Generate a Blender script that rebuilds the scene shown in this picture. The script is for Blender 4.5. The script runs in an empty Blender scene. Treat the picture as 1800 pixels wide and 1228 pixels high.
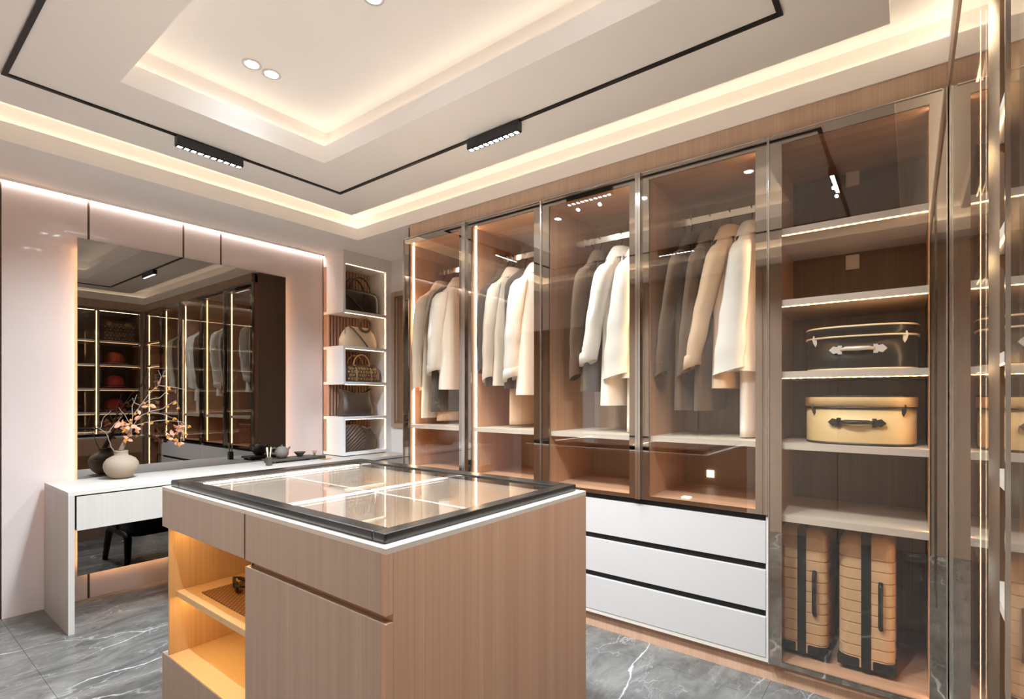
import bpy, bmesh, math, random
from mathutils import Vector, Matrix
random.seed(7)
S = bpy.context.scene
COL = S.collection
PI = math.pi

# ------------------------------------------------------------------ camera, world, exposure
cam_d = bpy.data.cameras.new('camera'); cam = bpy.data.objects.new('camera', cam_d); COL.objects.link(cam)
cam.location = (0, 0, 1.26); cam.rotation_euler = (PI/2, 0, math.radians(37.63))
cam_d.sensor_width = 36; cam_d.lens = 908/1800*36; cam_d.shift_y = 83/1800; cam_d.clip_start = 0.02
S.camera = cam
w = bpy.data.worlds.new('world'); S.world = w; w.use_nodes = True
w.node_tree.nodes['Background'].inputs[0].default_value = (0.02, 0.02, 0.02, 1)
S.view_settings.view_transform = 'Standard'; S.view_settings.look = 'None'
S.view_settings.gamma = 1; S.view_settings.use_curve_mapping = False
S.view_settings.exposure = 0.52
S.cycles.max_bounces = 11; S.cycles.diffuse_bounces = 7; S.cycles.glossy_bounces = 6
S.cycles.transparent_max_bounces = 24; S.cycles.caustics_reflective = False; S.cycles.caustics_refractive = False
S.cycles.sample_clamp_indirect = 6; S.cycles.use_denoising = True
# lamp strengths (every lamp is a fixture of the room)
L_COVE = 4.6; L_TRAY = 3.2; L_DOWN = 40; L_TRACK = 34; L_WALL = 46; P_SPOT = 118; P_TRACK = 46
L_STRIP = 20; L_SIDE = 12; L_SHELF = 10; L_ISLE = 36; L_NICHE = 26; L_MIRROR = 30
WARM = (1, .82, .57); AMBER = (1, .66, .27); CREAM = (1, .84, .62); WHITE = (.73, .885, 1)

# ------------------------------------------------------------------ helpers
def lin(c):
    return tuple((v/255/12.92 if v/255 <= .04045 else ((v/255+.055)/1.055)**2.4) for v in c) + (1,)

def new_mat(name):
    m = bpy.data.materials.new(name); m.use_nodes = True
    nt = m.node_tree; b = nt.nodes['Principled BSDF']
    return m, nt, b

def plain(name, rgb, rough=.5, metal=0, coat=0, spec=.5, bump=None):
    m, nt, b = new_mat(name)
    b.inputs['Base Color'].default_value = lin(rgb); b.inputs['Roughness'].default_value = rough
    b.inputs['Metallic'].default_value = metal; b.inputs['Coat Weight'].default_value = coat
    b.inputs['Specular IOR Level'].default_value = spec
    if bump:
        tc = nt.nodes.new('ShaderNodeTexCoord'); n = nt.nodes.new('ShaderNodeTexNoise'); n.inputs['Scale'].default_value = bump[0]
        n.inputs['Detail'].default_value = 4
        bp = nt.nodes.new('ShaderNodeBump'); bp.inputs['Strength'].default_value = bump[1]; bp.inputs['Distance'].default_value = .004
        nt.links.new(tc.outputs['Object'], n.inputs['Vector']); nt.links.new(n.outputs['Fac'], bp.inputs['Height'])
        nt.links.new(bp.outputs['Normal'], b.inputs['Normal'])
    return m

def wood(name, a, c, axis='z', rough=.42, fine=150, contrast=1.0):
    """Fine straight-grained veneer; grain runs along the given axis of the object."""
    m, nt, b = new_mat(name); N = nt.nodes; Lk = nt.links
    tc = N.new('ShaderNodeTexCoord'); mp = N.new('ShaderNodeMapping'); oi = N.new('ShaderNodeObjectInfo')
    sc = {'x': (1.2, fine, fine), 'y': (fine, 1.2, fine), 'z': (fine, fine, 1.2)}[axis]
    mp.inputs['Scale'].default_value = sc
    add = N.new('ShaderNodeVectorMath'); add.operation = 'ADD'
    cmb = N.new('ShaderNodeCombineXYZ')
    mul = N.new('ShaderNodeMath'); mul.operation = 'MULTIPLY'; mul.inputs[1].default_value = 37.0
    Lk.new(oi.outputs['Random'], mul.inputs[0])
    for i in range(3): Lk.new(mul.outputs[0], cmb.inputs[i])
    Lk.new(tc.outputs['Object'], mp.inputs['Vector']); Lk.new(mp.outputs['Vector'], add.inputs[0]); Lk.new(cmb.outputs[0], add.inputs[1])
    n1 = N.new('ShaderNodeTexNoise'); n1.inputs['Scale'].default_value = 1.0; n1.inputs['Detail'].default_value = 3; n1.inputs['Roughness'].default_value = .65
    n2 = N.new('ShaderNodeTexNoise'); n2.inputs['Scale'].default_value = .12; n2.inputs['Detail'].default_value = 2
    Lk.new(add.outputs[0], n1.inputs['Vector']); Lk.new(add.outputs[0], n2.inputs['Vector'])
    mx = N.new('ShaderNodeMix'); mx.data_type = 'FLOAT'; mx.inputs[0].default_value = .4
    Lk.new(n1.outputs['Fac'], mx.inputs[2]); Lk.new(n2.outputs['Fac'], mx.inputs[3])
    cr = N.new('ShaderNodeValToRGB'); cr.color_ramp.elements[0].position = .5-.18/contrast; cr.color_ramp.elements[1].position = .5+.18/contrast
    cr.color_ramp.elements[0].color = lin(c); cr.color_ramp.elements[1].color = lin(a)
    Lk.new(mx.outputs[0], cr.inputs['Fac']); Lk.new(cr.outputs['Color'], b.inputs['Base Color'])
    b.inputs['Roughness'].default_value = rough
    bp = N.new('ShaderNodeBump'); bp.inputs['Strength'].default_value = .08; bp.inputs['Distance'].default_value = .001
    Lk.new(n1.outputs['Fac'], bp.inputs['Height']); Lk.new(bp.outputs['Normal'], b.inputs['Normal'])
    return m

def emit(name, rgb, s):
    m = bpy.data.materials.new(name); m.use_nodes = True; nt = m.node_tree; nt.nodes.clear()
    e = nt.nodes.new('ShaderNodeEmission'); e.inputs[0].default_value = (*rgb, 1); e.inputs[1].default_value = s
    o = nt.nodes.new('ShaderNodeOutputMaterial'); nt.links.new(e.outputs[0], o.inputs[0])
    return m

def emit_dots(name, rgb, s_, pitch, axis):
    m = emit(name, rgb, s_); nt = m.node_tree; N = nt.nodes; Lk = nt.links
    tc = N.new('ShaderNodeTexCoord'); sp = N.new('ShaderNodeSeparateXYZ'); mu = N.new('ShaderNodeMath'); mu.operation = 'MULTIPLY'; mu.inputs[1].default_value = PI/pitch
    si = N.new('ShaderNodeMath'); si.operation = 'SINE'; po = N.new('ShaderNodeMath'); po.operation = 'POWER'; po.inputs[1].default_value = 4
    ma = N.new('ShaderNodeMath'); ma.operation = 'MULTIPLY_ADD'; ma.inputs[1].default_value = 2.0*s_; ma.inputs[2].default_value = .3*s_
    Lk.new(tc.outputs['Object'], sp.inputs[0]); Lk.new(sp.outputs[axis], mu.inputs[0]); Lk.new(mu.outputs[0], si.inputs[0]); Lk.new(si.outputs[0], po.inputs[0]); Lk.new(po.outputs[0], ma.inputs[0])
    e = [n for n in N if n.type == 'EMISSION'][0]; Lk.new(ma.outputs[0], e.inputs[1])
    return m

def thin_glass(name, tint, f0):
    """Tinted sheet glass: straight-through transmission plus a mirror reflection that grows with the angle."""
    m = bpy.data.materials.new(name); m.use_nodes = True; nt = m.node_tree; nt.nodes.clear(); N = nt.nodes; Lk = nt.links
    t = N.new('ShaderNodeBsdfTransparent'); t.inputs[0].default_value = (*tint, 1)
    g = N.new('ShaderNodeBsdfGlossy'); g.inputs['Roughness'].default_value = 0.0; g.inputs[0].default_value = (1, 1, 1, 1)
    lw = N.new('ShaderNodeLayerWeight'); lw.inputs[0].default_value = .5
    p = N.new('ShaderNodeMath'); p.operation = 'POWER'; p.inputs[1].default_value = 5
    ma = N.new('ShaderNodeMath'); ma.operation = 'MULTIPLY_ADD'; ma.inputs[1].default_value = 1-f0; ma.inputs[2].default_value = f0
    mx = N.new('ShaderNodeMixShader'); o = N.new('ShaderNodeOutputMaterial')
    Lk.new(lw.outputs['Facing'], p.inputs[0]); Lk.new(p.outputs[0], ma.inputs[0]); Lk.new(ma.outputs[0], mx.inputs[0])
    Lk.new(t.outputs[0], mx.inputs[1]); Lk.new(g.outputs[0], mx.inputs[2]); Lk.new(mx.outputs[0], o.inputs[0])
    return m

def marble(name):
    m, nt, b = new_mat(name); N = nt.nodes; Lk = nt.links
    tc = N.new('ShaderNodeTexCoord'); mp = N.new('ShaderNodeMapping')
    mp.inputs['Rotation'].default_value = (0, 0, math.radians(10)); mp.inputs['Scale'].default_value = (2.3, 1.0, 1)
    Lk.new(tc.outputs['Object'], mp.inputs['Vector'])
    n1 = N.new('ShaderNodeTexNoise'); n1.inputs['Scale'].default_value = 3.2; n1.inputs['Detail'].default_value = 9; n1.inputs['Roughness'].default_value = .68; n1.inputs['Distortion'].default_value = .8
    Lk.new(mp.outputs[0], n1.inputs['Vector'])
    cr = N.new('ShaderNodeValToRGB'); cr.color_ramp.elements[0].position = .36; cr.color_ramp.elements[0].color = lin((76, 72, 68))
    cr.color_ramp.elements[1].position = .66; cr.color_ramp.elements[1].color = lin((112, 105, 99))
    Lk.new(n1.outputs['Fac'], cr.inputs['Fac'])
    prev = cr.outputs['Color']
    for k, (scale, wdt, amt, col) in enumerate([(.9, .010, .75, (214, 208, 200)), (2.0, .014, .38, (186, 182, 177)), (4.5, .03, .22, (170, 166, 162))]):
        nd = N.new('ShaderNodeTexNoise'); nd.inputs['Scale'].default_value = 2.4+k*2; nd.inputs['Detail'].default_value = 6
        va = N.new('ShaderNodeVectorMath'); va.operation = 'MULTIPLY_ADD'; va.inputs[1].default_value = (.42, .42, .42)
        Lk.new(mp.outputs[0], nd.inputs['Vector']); Lk.new(nd.outputs['Color'], va.inputs[0]); Lk.new(mp.outputs[0], va.inputs[2])
        vo = N.new('ShaderNodeTexVoronoi'); vo.feature = 'DISTANCE_TO_EDGE'; vo.inputs['Scale'].default_value = scale
        Lk.new(va.outputs[0], vo.inputs['Vector'])
        mr = N.new('ShaderNodeMapRange'); mr.inputs['From Min'].default_value = 0; mr.inputs['From Max'].default_value = wdt; mr.inputs['To Min'].default_value = amt; mr.inputs['To Max'].default_value = 0
        Lk.new(vo.outputs['Distance'], mr.inputs['Value'])
        nb = N.new('ShaderNodeTexNoise'); nb.inputs['Scale'].default_value = 1.7+k; Lk.new(mp.outputs[0], nb.inputs['Vector'])
        ms = N.new('ShaderNodeMapRange'); ms.inputs['From Min'].default_value = .42; ms.inputs['From Max'].default_value = .62
        Lk.new(nb.outputs['Fac'], ms.inputs['Value'])
        mu = N.new('ShaderNodeMath'); mu.operation = 'MULTIPLY'; Lk.new(mr.outputs[0], mu.inputs[0]); Lk.new(ms.outputs[0], mu.inputs[1])
        mx = N.new('ShaderNodeMix'); mx.data_type = 'RGBA'; mx.inputs['B'].default_value = lin(col)
        Lk.new(mu.outputs[0], mx.inputs['Factor']); Lk.new(prev, mx.inputs['A']); prev = mx.outputs['Result']
    Lk.new(prev, b.inputs['Base Color']); b.inputs['Roughness'].default_value = .26; b.inputs['Specular IOR Level'].default_value = .4
    return m

def weave(name, a, c, scale=90):
    m, nt, b = new_mat(name); N = nt.nodes; Lk = nt.links
    tc = N.new('ShaderNodeTexCoord'); ck = N.new('ShaderNodeTexChecker'); ck.inputs['Scale'].default_value = scale
    ck.inputs['Color1'].default_value = lin(a); ck.inputs['Color2'].default_value = lin(c)
    Lk.new(tc.outputs['Object'], ck.inputs['Vector']); Lk.new(ck.outputs['Color'], b.inputs['Base Color'])
    bp = N.new('ShaderNodeBump'); bp.inputs['Distance'].default_value = .002; Lk.new(ck.outputs['Fac'], bp.inputs['Height']); Lk.new(bp.outputs[0], b.inputs['Normal'])
    b.inputs['Roughness'].default_value = .6
    return m

OAK_A, OAK_C = (206, 164, 134), (178, 134, 105)
M = dict(
    ceil=plain('ceiling_paint', (247, 244, 242), .7),
    white=plain('white_paint', (232, 227, 224), .55),
    lacquer=plain('white_lacquer', (180, 169, 162), .3),
    blush=plain('blush_lacquer', (209, 192, 186), .16, coat=.25),
    bronze=plain('bronze_trim', (92, 70, 56), .35, .7),
    oak=wood('oak_veneer', OAK_A, OAK_C, 'z', fine=210, contrast=.75),
    oakx=wood('oak_veneer_x', OAK_A, OAK_C, 'x'),
    oaky=wood('oak_veneer_y', OAK_A, OAK_C, 'y'),
    taupe=wood('taupe_veneer', (184, 160, 141), (158, 134, 116), 'z', fine=210, contrast=.75),
    pale=wood('pale_ash', (202, 192, 183), (182, 170, 159), 'y', contrast=.45),
    palez=wood('pale_ash_z', (190, 180, 171), (171, 159, 148), 'z', contrast=.45),
    palex=wood('pale_ash_x', (212, 198, 184), (192, 175, 160), 'x', contrast=.45),
    umber=wood('umber_veneer', (112, 82, 60), (84, 60, 42), 'z'),
    maple=wood('maple_x', (222, 188, 138), (204, 168, 118), 'x', contrast=.6), maplez=wood('maple_z', (212, 174, 126), (190, 150, 104), 'z'),
    honeyx=wood('honey_x', (206, 182, 158), (188, 162, 138), 'x', contrast=.6), honeyz=wood('honey_z', (206, 182, 158), (188, 162, 138), 'z', contrast=.6),
    fascia=wood('cornice_veneer', (206, 180, 158), (182, 154, 133), 'z'),
    walnut=wood('walnut', (150, 118, 92), (112, 84, 62), 'z'),
    ebony=wood('ebony_frame', (34, 31, 28), (16, 15, 13), 'x', rough=.22),
    ebonyy=wood('ebony_frame_y', (34, 31, 28), (16, 15, 13), 'y', rough=.22),
    floor=marble('grey_marble'),
    grout=plain('tile_joint', (88, 86, 84), .8),
    glass=thin_glass('bronze_glass', (.93, .905, .875), .055),
    clear=thin_glass('clear_glass', (.965, .955, .945), .05),
    mirror=plain('grey_mirror', (134, 130, 127), 0.0, 1.0),
    frame=plain('polished_frame', (196, 192, 190), .025, 1.0),
    chrome=plain('chrome', (215, 212, 208), .12, 1.0),
    black=plain('black_metal', (22, 21, 21), .4, .3),
    trackgrey=plain('track_housing', (52, 54, 58), .4, .3),
    gap=plain('black_channel', (10, 10, 10), .5),
    blackfab=plain('black_leather', (26, 23, 22), .45, bump=(40, .2)),
    cove=emit('cove_led', WARM, L_COVE), tray=emit('tray_led', CREAM, L_TRAY), walled=emit('wall_led', (1, .95, .92), L_WALL),
    down=emit('downlight_led', WHITE, L_DOWN), trackl=emit('track_led', (.82, .92, 1), L_TRACK),
    strip=emit('strip_led', (1, .76, .48), L_STRIP), side=emit('side_led', (1, .72, .40), L_SIDE), thinl=emit('thin_led', (1, .74, .44), L_SHELF*.6), shelfl=emit('shelf_led', (1, .66, .32), L_SHELF), dots=emit_dots('dotted_led', (1, .62, .26), L_SHELF*1.3, .0275, 0), islel=emit('island_led', (1, .92, .82), L_ISLE),
    nichel=emit('niche_led', AMBER, L_NICHE), mirl=emit('mirror_led', (1, .55, .24), L_MIRROR),
    plate=plain('switch_plate', (240, 232, 226), .4),
)

class MB:
    def __init__(s): s.v = []; s.f = []; s.smooth = []
    def add(s, verts, faces, smooth=False):
        o = len(s.v); s.v += [tuple(p) for p in verts]; s.f += [tuple(i+o for i in f) for f in faces]; s.smooth += [smooth]*len(faces); return s
    def box(s, x0, x1, y0, y1, z0, z1):
        v = [(x, y, z) for z in (z0, z1) for y in (y0, y1) for x in (x0, x1)]
        return s.add(v, [(0, 2, 3, 1), (4, 5, 7, 6), (0, 1, 5, 4), (2, 6, 7, 3), (0, 4, 6, 2), (1, 3, 7, 5)])
    def rings(s, rings, closed=True, cap0=True, cap1=True, smooth=True):
        n = len(rings[0]); v = [p for r in rings for p in r]; f = []
        for i in range(len(rings)-1):
            for j in range(n if closed else n-1):
                k = (j+1) % n
                f.append((i*n+j, i*n+k, (i+1)*n+k, (i+1)*n+j))
        if cap0: f.append(tuple(reversed(range(n))))
        if cap1: f.append(tuple(range((len(rings)-1)*n, len(rings)*n)))
        return s.add(v, f, smooth)
    def lathe(s, prof, seg=32, c=(0, 0), cap0=True, cap1=True):
        return s.rings([[(c[0]+r*math.cos(2*PI*j/seg), c[1]+r*math.sin(2*PI*j/seg), z) for j in range(seg)] for r, z in prof], True, cap0, cap1)
    def tube(s, pts, rad, seg=8, cap=True, flat=1.0):
        pts = [Vector(p) for p in pts]; n = len(pts)
        rad = rad if isinstance(rad, (list, tuple)) else [rad]*n
        t0 = (pts[1]-pts[0]).normalized()
        up = Vector((0, 0, 1)) if abs(t0.z) < .9 else Vector((1, 0, 0))
        u = t0.cross(up).normalized(); rings = []
        for i, p in enumerate(pts):
            t = (pts[min(i+1, n-1)]-pts[max(i-1, 0)]).normalized()
            u = (u - t*u.dot(t)).normalized(); w_ = t.cross(u)
            rings.append([p+(u*math.cos(2*PI*j/seg)+w_*flat*math.sin(2*PI*j/seg))*rad[i] for j in range(seg)])
        return s.rings(rings, True, cap, cap)
    def prism(s, outline, y0, y1, plane='xz'):
        """outline of 2-D points extruded along the third axis."""
        n = len(outline)
        mk = {'xz': lambda p, h: (p[0], h, p[1]), 'yz': lambda p, h: (h, p[0], p[1]), 'xy': lambda p, h: (p[0], p[1], h)}[plane]
        v = [mk(p, y0) for p in outline]+[mk(p, y1) for p in outline]
        f = [tuple(range(n)), tuple(reversed(range(n, 2*n)))]+[(i, i+n, (i+1) % n+n, (i+1) % n) for i in range(n)]
        return s.add(v, f)
    def build(s, name, mat, parent=None, off=(0, 0, 0), bevel=0, weld=False):
        me = bpy.data.meshes.new(name)
        vs = [(p[0]-off[0], p[1]-off[1], p[2]-off[2]) for p in s.v]
        me.from_pydata(vs, [], s.f)
        bm = bmesh.new(); bm.from_mesh(me)
        if weld: bmesh.ops.remove_doubles(bm, verts=bm.verts, dist=1e-5)
        bmesh.ops.recalc_face_normals(bm, faces=bm.faces)
        for i, f in enumerate(bm.faces):
            if i < len(s.smooth): f.smooth = s.smooth[i]
        if bevel:
            bmesh.ops.bevel(bm, geom=[e for e in bm.edges], offset=bevel, segments=2, affect='EDGES', profile=.6, clamp_overlap=True)
        bm.to_mesh(me); bm.free()
        me.materials.append(mat)
        o = bpy.data.objects.new(name, me); COL.objects.link(o)
        if parent: o.parent = parent
        return o

ORG = {}
def thing(name, label, cat, loc=(0, 0, 0), rz=0, group=None, kind=None):
    o = bpy.data.objects.new(name, None); COL.objects.link(o); o.empty_display_size = .05
    o.location = loc; o.rotation_euler = (0, 0, rz)
    tag(o, label, cat, group, kind); ORG[o.name] = loc
    return o
def tag(o, label=None, cat=None, group=None, kind=None):
    if label: o['label'] = label
    if cat: o['category'] = cat
    if group: o['group'] = group
    if kind: o['kind'] = kind
    return o
def org(o):
    while o.parent: o = o.parent
    return ORG.get(o.name, (0, 0, 0))
def bx(name, mat, parent, x0, x1, y0, y1, z0, z1, bevel=0):
    """A board in room coordinates, as a part of parent."""
    m = M[mat] if isinstance(mat, str) else mat
    off = org(parent) if parent else (0, 0, 0)
    return MB().box(x0, x1, y0, y1, z0, z1).build(name, m, parent, off, bevel)
def struct(o): o['kind'] = 'structure'; return o
def copy_tree(o, parent=None):
    c = o.copy(); COL.objects.link(c)
    if parent: c.parent = parent
    for ch in list(o.children): copy_tree(ch, c)
    return c
def bez(p0, p1, p2, p3, n=12):
    P = [Vector(p) for p in (p0, p1, p2, p3)]
    return [P[0]*(1-t)**3+P[1]*3*t*(1-t)**2+P[2]*3*t*t*(1-t)+P[3]*t**3 for t in [i/n for i in range(n+1)]]
def rrect(hx, hy, r, n=5):
    out = []
    for cx, cy, a0 in ((hx-r, hy-r, 0), (-hx+r, hy-r, PI/2), (-hx+r, -hy+r, PI), (hx-r, -hy+r, 1.5*PI)):
        for i in range(n+1):
            a = a0+PI/2*i/n; out.append((cx+r*math.cos(a), cy+r*math.sin(a)))
    return out
def arc_pts(cy, cz, ry, rz, x, a0=0, a1=PI, n=16):
    return [(x, cy+ry*math.cos(a0+(a1-a0)*i/n), cz+rz*math.sin(a0+(a1-a0)*i/n)) for i in range(n+1)]

# room extents
XL, YB, XR, YF = -4.07, 3.08, .72, -.35          # panel face of mirror wall, back wall, right wall, wall behind the camera
YW, XU = 2.497, .115                              # fascia lines above wardrobe and above the shelving

# ------------------------------------------------------------------ the setting
fl = struct(bx('floor', 'grout', None, XL-.05, XR+.05, YF-.05, YB+.05, -.06, -.002))
tile_meshes = {}
ty = YF
xs = [XL-.02+i*.9 for i in range(7)]; ys = [YF+i*.9 for i in range(5)]
for i in range(len(xs)-1):
    for j in range(len(ys)-1):
        x0, x1, y0, y1 = xs[i], min(xs[i+1], XR), ys[j], min(ys[j+1], YB)
        if x1-x0 < .05 or y1-y0 < .05: continue
        bx('tile', 'floor', fl, x0+.0007, x1-.0007, y0+.0007, y1-.0007, -.012, 0)
wl = struct(bx('wall_left', 'white', None, XL-.1, XL-.02, YF-.1, YB+.1, -.06, 2.95))
struct(bx('wall_back', 'white', None, XL-.02, XR+.1, YB, YB+.1, -.06, 2.95))
struct(bx('wall_right', 'white', None, XR, XR+.1, YF-.1, YB, -.06, 2.95))
wf = struct(bx('wall_front', 'white', None, XL-.02, XR, YF-.1, YF, -.06, 2.95))
# blush lacquer panels of the mirror wall, dark bronze reveals between them
seams = [YF, .08, .545, .942, 1.475, 1.726, 2.573]
for a, b in zip(seams[:-1], seams[1:]):
    bx('panel', 'blush', wl, XL-.018, XL, a+.006, b-.006, 0, 2.4995, .002)
for y in seams[1:-1]:
    bx('reveal_strip', 'bronze', wl, XL-.0185, XL-.012, y-.006, y+.006, 0, 2.4995)
bx('wall_light', 'walled', wl, XL+.004, XL+.011, YF, 2.57, 2.4930, 2.4985)
bx('pelmet', 'ceil', wl, XL+.015, XL+.019, YF, 2.572, 2.484, 2.4998)
# wood panelling and a door on the wall behind the camera (seen only in the glass)
px = [-3.95, -3.03, -2.83, -2.28, -1.70, -1.10, -.50, .10]
for a, b in zip(px[:-1], px[1:]):
    if a == -3.03: continue
    if a < -3.1: bx('panel', 'walnut', wf, a+.02, b-.02, YF, YF+.03, 0, 2.08, .003)
    else: bx('panel', 'taupe', wf, a+.002, b-.002, YF, YF+.03, 0, 2.48, .003)

# ceiling: structural slab, soffit ring with lit cove, floating panel with centre tray
def ring(name, mat, parent, ox0, ox1, oy0, oy1, ix0, ix1, iy0, iy1, z0, z1):
    mb = MB()
    mb.box(ox0, ix0, oy0, oy1, z0, z1).box(ix1, ox1, oy0, oy1, z0, z1).box(ix0, ix1, oy0, iy0, z0, z1).box(ix0, ix1, iy1, oy1, z0, z1)
    return mb.build(name, M[mat], parent)
TX0, TX1, TY0, TY1 = -2.666, -.655, .723, 1.693     # tray opening
PX0, PX1, PY0, PY1 = -3.27, -.057, .11, 2.30        # floating panel outline
FX0, FX1, FY0, FY1 = -3.47, XU, -.09, YW            # soffit inner edge
ce = struct(bx('ceiling', 'ceil', None, XL-.1, XR+.1, YF-.1, YB+.1, 2.81, 2.95))
SB = .055
ring('upper_ceiling', 'ceil', ce, XL-.1, XR+.1, YF-.1, YB+.1, TX0-SB, TX1+SB, TY0-SB, TY1+SB, 2.70, 2.81)
ring('drop_panel', 'ceil', ce, PX0, PX1, PY0, PY1, TX0, TX1, TY0, TY1, 2.60, 2.6995)
CB = .07
ring('soffit', 'ceil', ce, XL-.02, XR, YF, YB, FX0, FX1, FY0, FY1, 2.50, 2.592)
ring('cove_wall', 'ceil', ce, XL-.02, XR, YF, YB, FX0-CB, FX1+CB, FY0-CB, FY1+CB, 2.592, 2.70)
def strip_ring(name, mat, x0, x1, y0, y1, wd, z0, z1):
    M_ = M[mat]
    for k, b in enumerate(((x0, x0+wd, y0, y1), (x1-wd, x1, y0, y1), (x0+wd, x1-wd, y0, y0+wd), (x0+wd, x1-wd, y1-wd, y1))):
        MB().box(*b, z0, z1).build(name, M_, ce)
strip_ring('cove_light', 'cove', FX0-.055, FX1+.055, FY0-.055, FY1+.055, .012, 2.594, 2.600)
strip_ring('tray_light', 'tray', TX0-.045, TX1+.045, TY0-.045, TY1+.045, .012, 2.7005, 2.706)

# recessed wooden hatch on the back wall beside the handbag shelves
h = thing('wall_hatch', 'brown wooden framed hatch in the back wall beside the handbag shelves', 'hatch', (-3.4, YB, .98))
bx('panel', 'walnut', h, -3.71, -3.0, YB-.006, YB-.001, 1.02, 2.17)
for b in ((-3.75, -3.71, .98, 2.21), (-3.0, -2.96, .98, 2.21), (-3.71, -3.0, 2.17, 2.21), (-3.71, -3.0, .98, 1.02)):
    bx('frame', 'taupe', h, b[0], b[1], YB-.022, YB-.001, b[2], b[3], .002)
bx('moulding', 'taupe', h, -3.69, -3.675, YB-.014, YB-.006, 1.04, 2.15)

# ------------------------------------------------------------------ ceiling fixtures
TRX0, TRX1, TRY0, TRY1 = -2.97, -.36, .41, 2.0
t = thing('light_track', 'black magnetic light track forming a thin rectangle on the ceiling panel', 'light track', (TRX0, TRY0, 2.6))
hw = .009
for b in ((TRX0-hw, TRX0+hw, TRY0-hw, TRY1+hw), (TRX1-hw, TRX1+hw, TRY0-hw, TRY1+hw), (TRX0+hw, TRX1-hw, TRY0-hw, TRY0+hw), (TRX0+hw, TRX1-hw, TRY1-hw, TRY1+hw)):
    bx('rail', 'black', t, *b, 2.592, 2.5999)
def track_head(label, x, y, rz):
    t = thing('track_light', label, 'track light', (x, y, 2.591), rz, 'linear track lights')
    ln = .165
    MB().box(-ln, ln, -.018, .018, -.046, 0).build('housing', M['trackgrey'], t, bevel=.001)
    def sq(h, z): return [(-h, -h, z), (h, -h, z), (h, h, z), (-h, h, z)]
    cell = MB().rings([sq(.0105, -.0490), sq(.0105, -.0470)], smooth=False).build('lamp', M['trackl'], t)
    rim = MB().rings([sq(.0115, -.046), sq(.0115, -.0505), sq(.0150, -.0505), sq(.0150, -.046)], True, False, False, False).build('louvre', M['black'], t)
    for i in range(10):
        cx = -ln+.018+i*(2*ln-.036)/9
        for o in (cell, rim):
            if i: o = o.copy(); COL.objects.link(o); o.parent = t
            o.location.x = cx
    for cx in (-.08, .08):
        ld = bpy.data.lights.new('track_beam', 'SPOT'); ld.energy = P_TRACK; ld.color = WHITE; ld.spot_size = math.radians(150); ld.spot_blend = .6; ld.shadow_soft_size = .008
        lo = bpy.data.objects.new('track_beam', ld); COL.objects.link(lo); lo.parent = t; lo.location = (cx, 0, -.095)
track_head('black linear track light with ten lamps on the rail nearer the mirror', TRX0, 1.206, PI/2)
track_head('black linear track light with ten lamps on the rail along the wardrobe', -1.66, TRY1, 0)
track_head('black linear track light reflected in the glass of the suitcase cabinet', TRX1, 1.31, PI/2)
track_head('black linear track light on the rail behind the camera', -1.66, TRY0, 0)
for x, lb in ((-2.43, 'at the mirror end of the ceiling tray'), (-1.65, 'in the middle of the ceiling tray'), (-.88, 'at the shelving end of the ceiling tray')):
    for y, s in ((1.166, 'first'), (1.26, 'second')):
        t = thing('downlight', '%s of two round white recessed downlights %s' % (s, lb), 'downlight', (x, y, 2.81), 0, 'recessed tray downlights')
        MB().lathe([(.042, -.004), (.042, -.0005), (.03, -.0005), (.03, -.004)], 24, cap0=False, cap1=False).build('trim_ring', M['white'], t)
        MB().lathe([(.029, -.0025), (.029, -.001)], 24).build('lamp', M['down'], t)
        ld = bpy.data.lights.new('downlight_beam', 'SPOT'); ld.energy = P_SPOT; ld.color = WHITE; ld.spot_size = math.radians(106); ld.spot_blend = .9; ld.shadow_soft_size = .03
        lo = bpy.data.objects.new('downlight_beam', ld); COL.objects.link(lo); lo.parent = t; lo.location = (0, 0, -.035)

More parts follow.
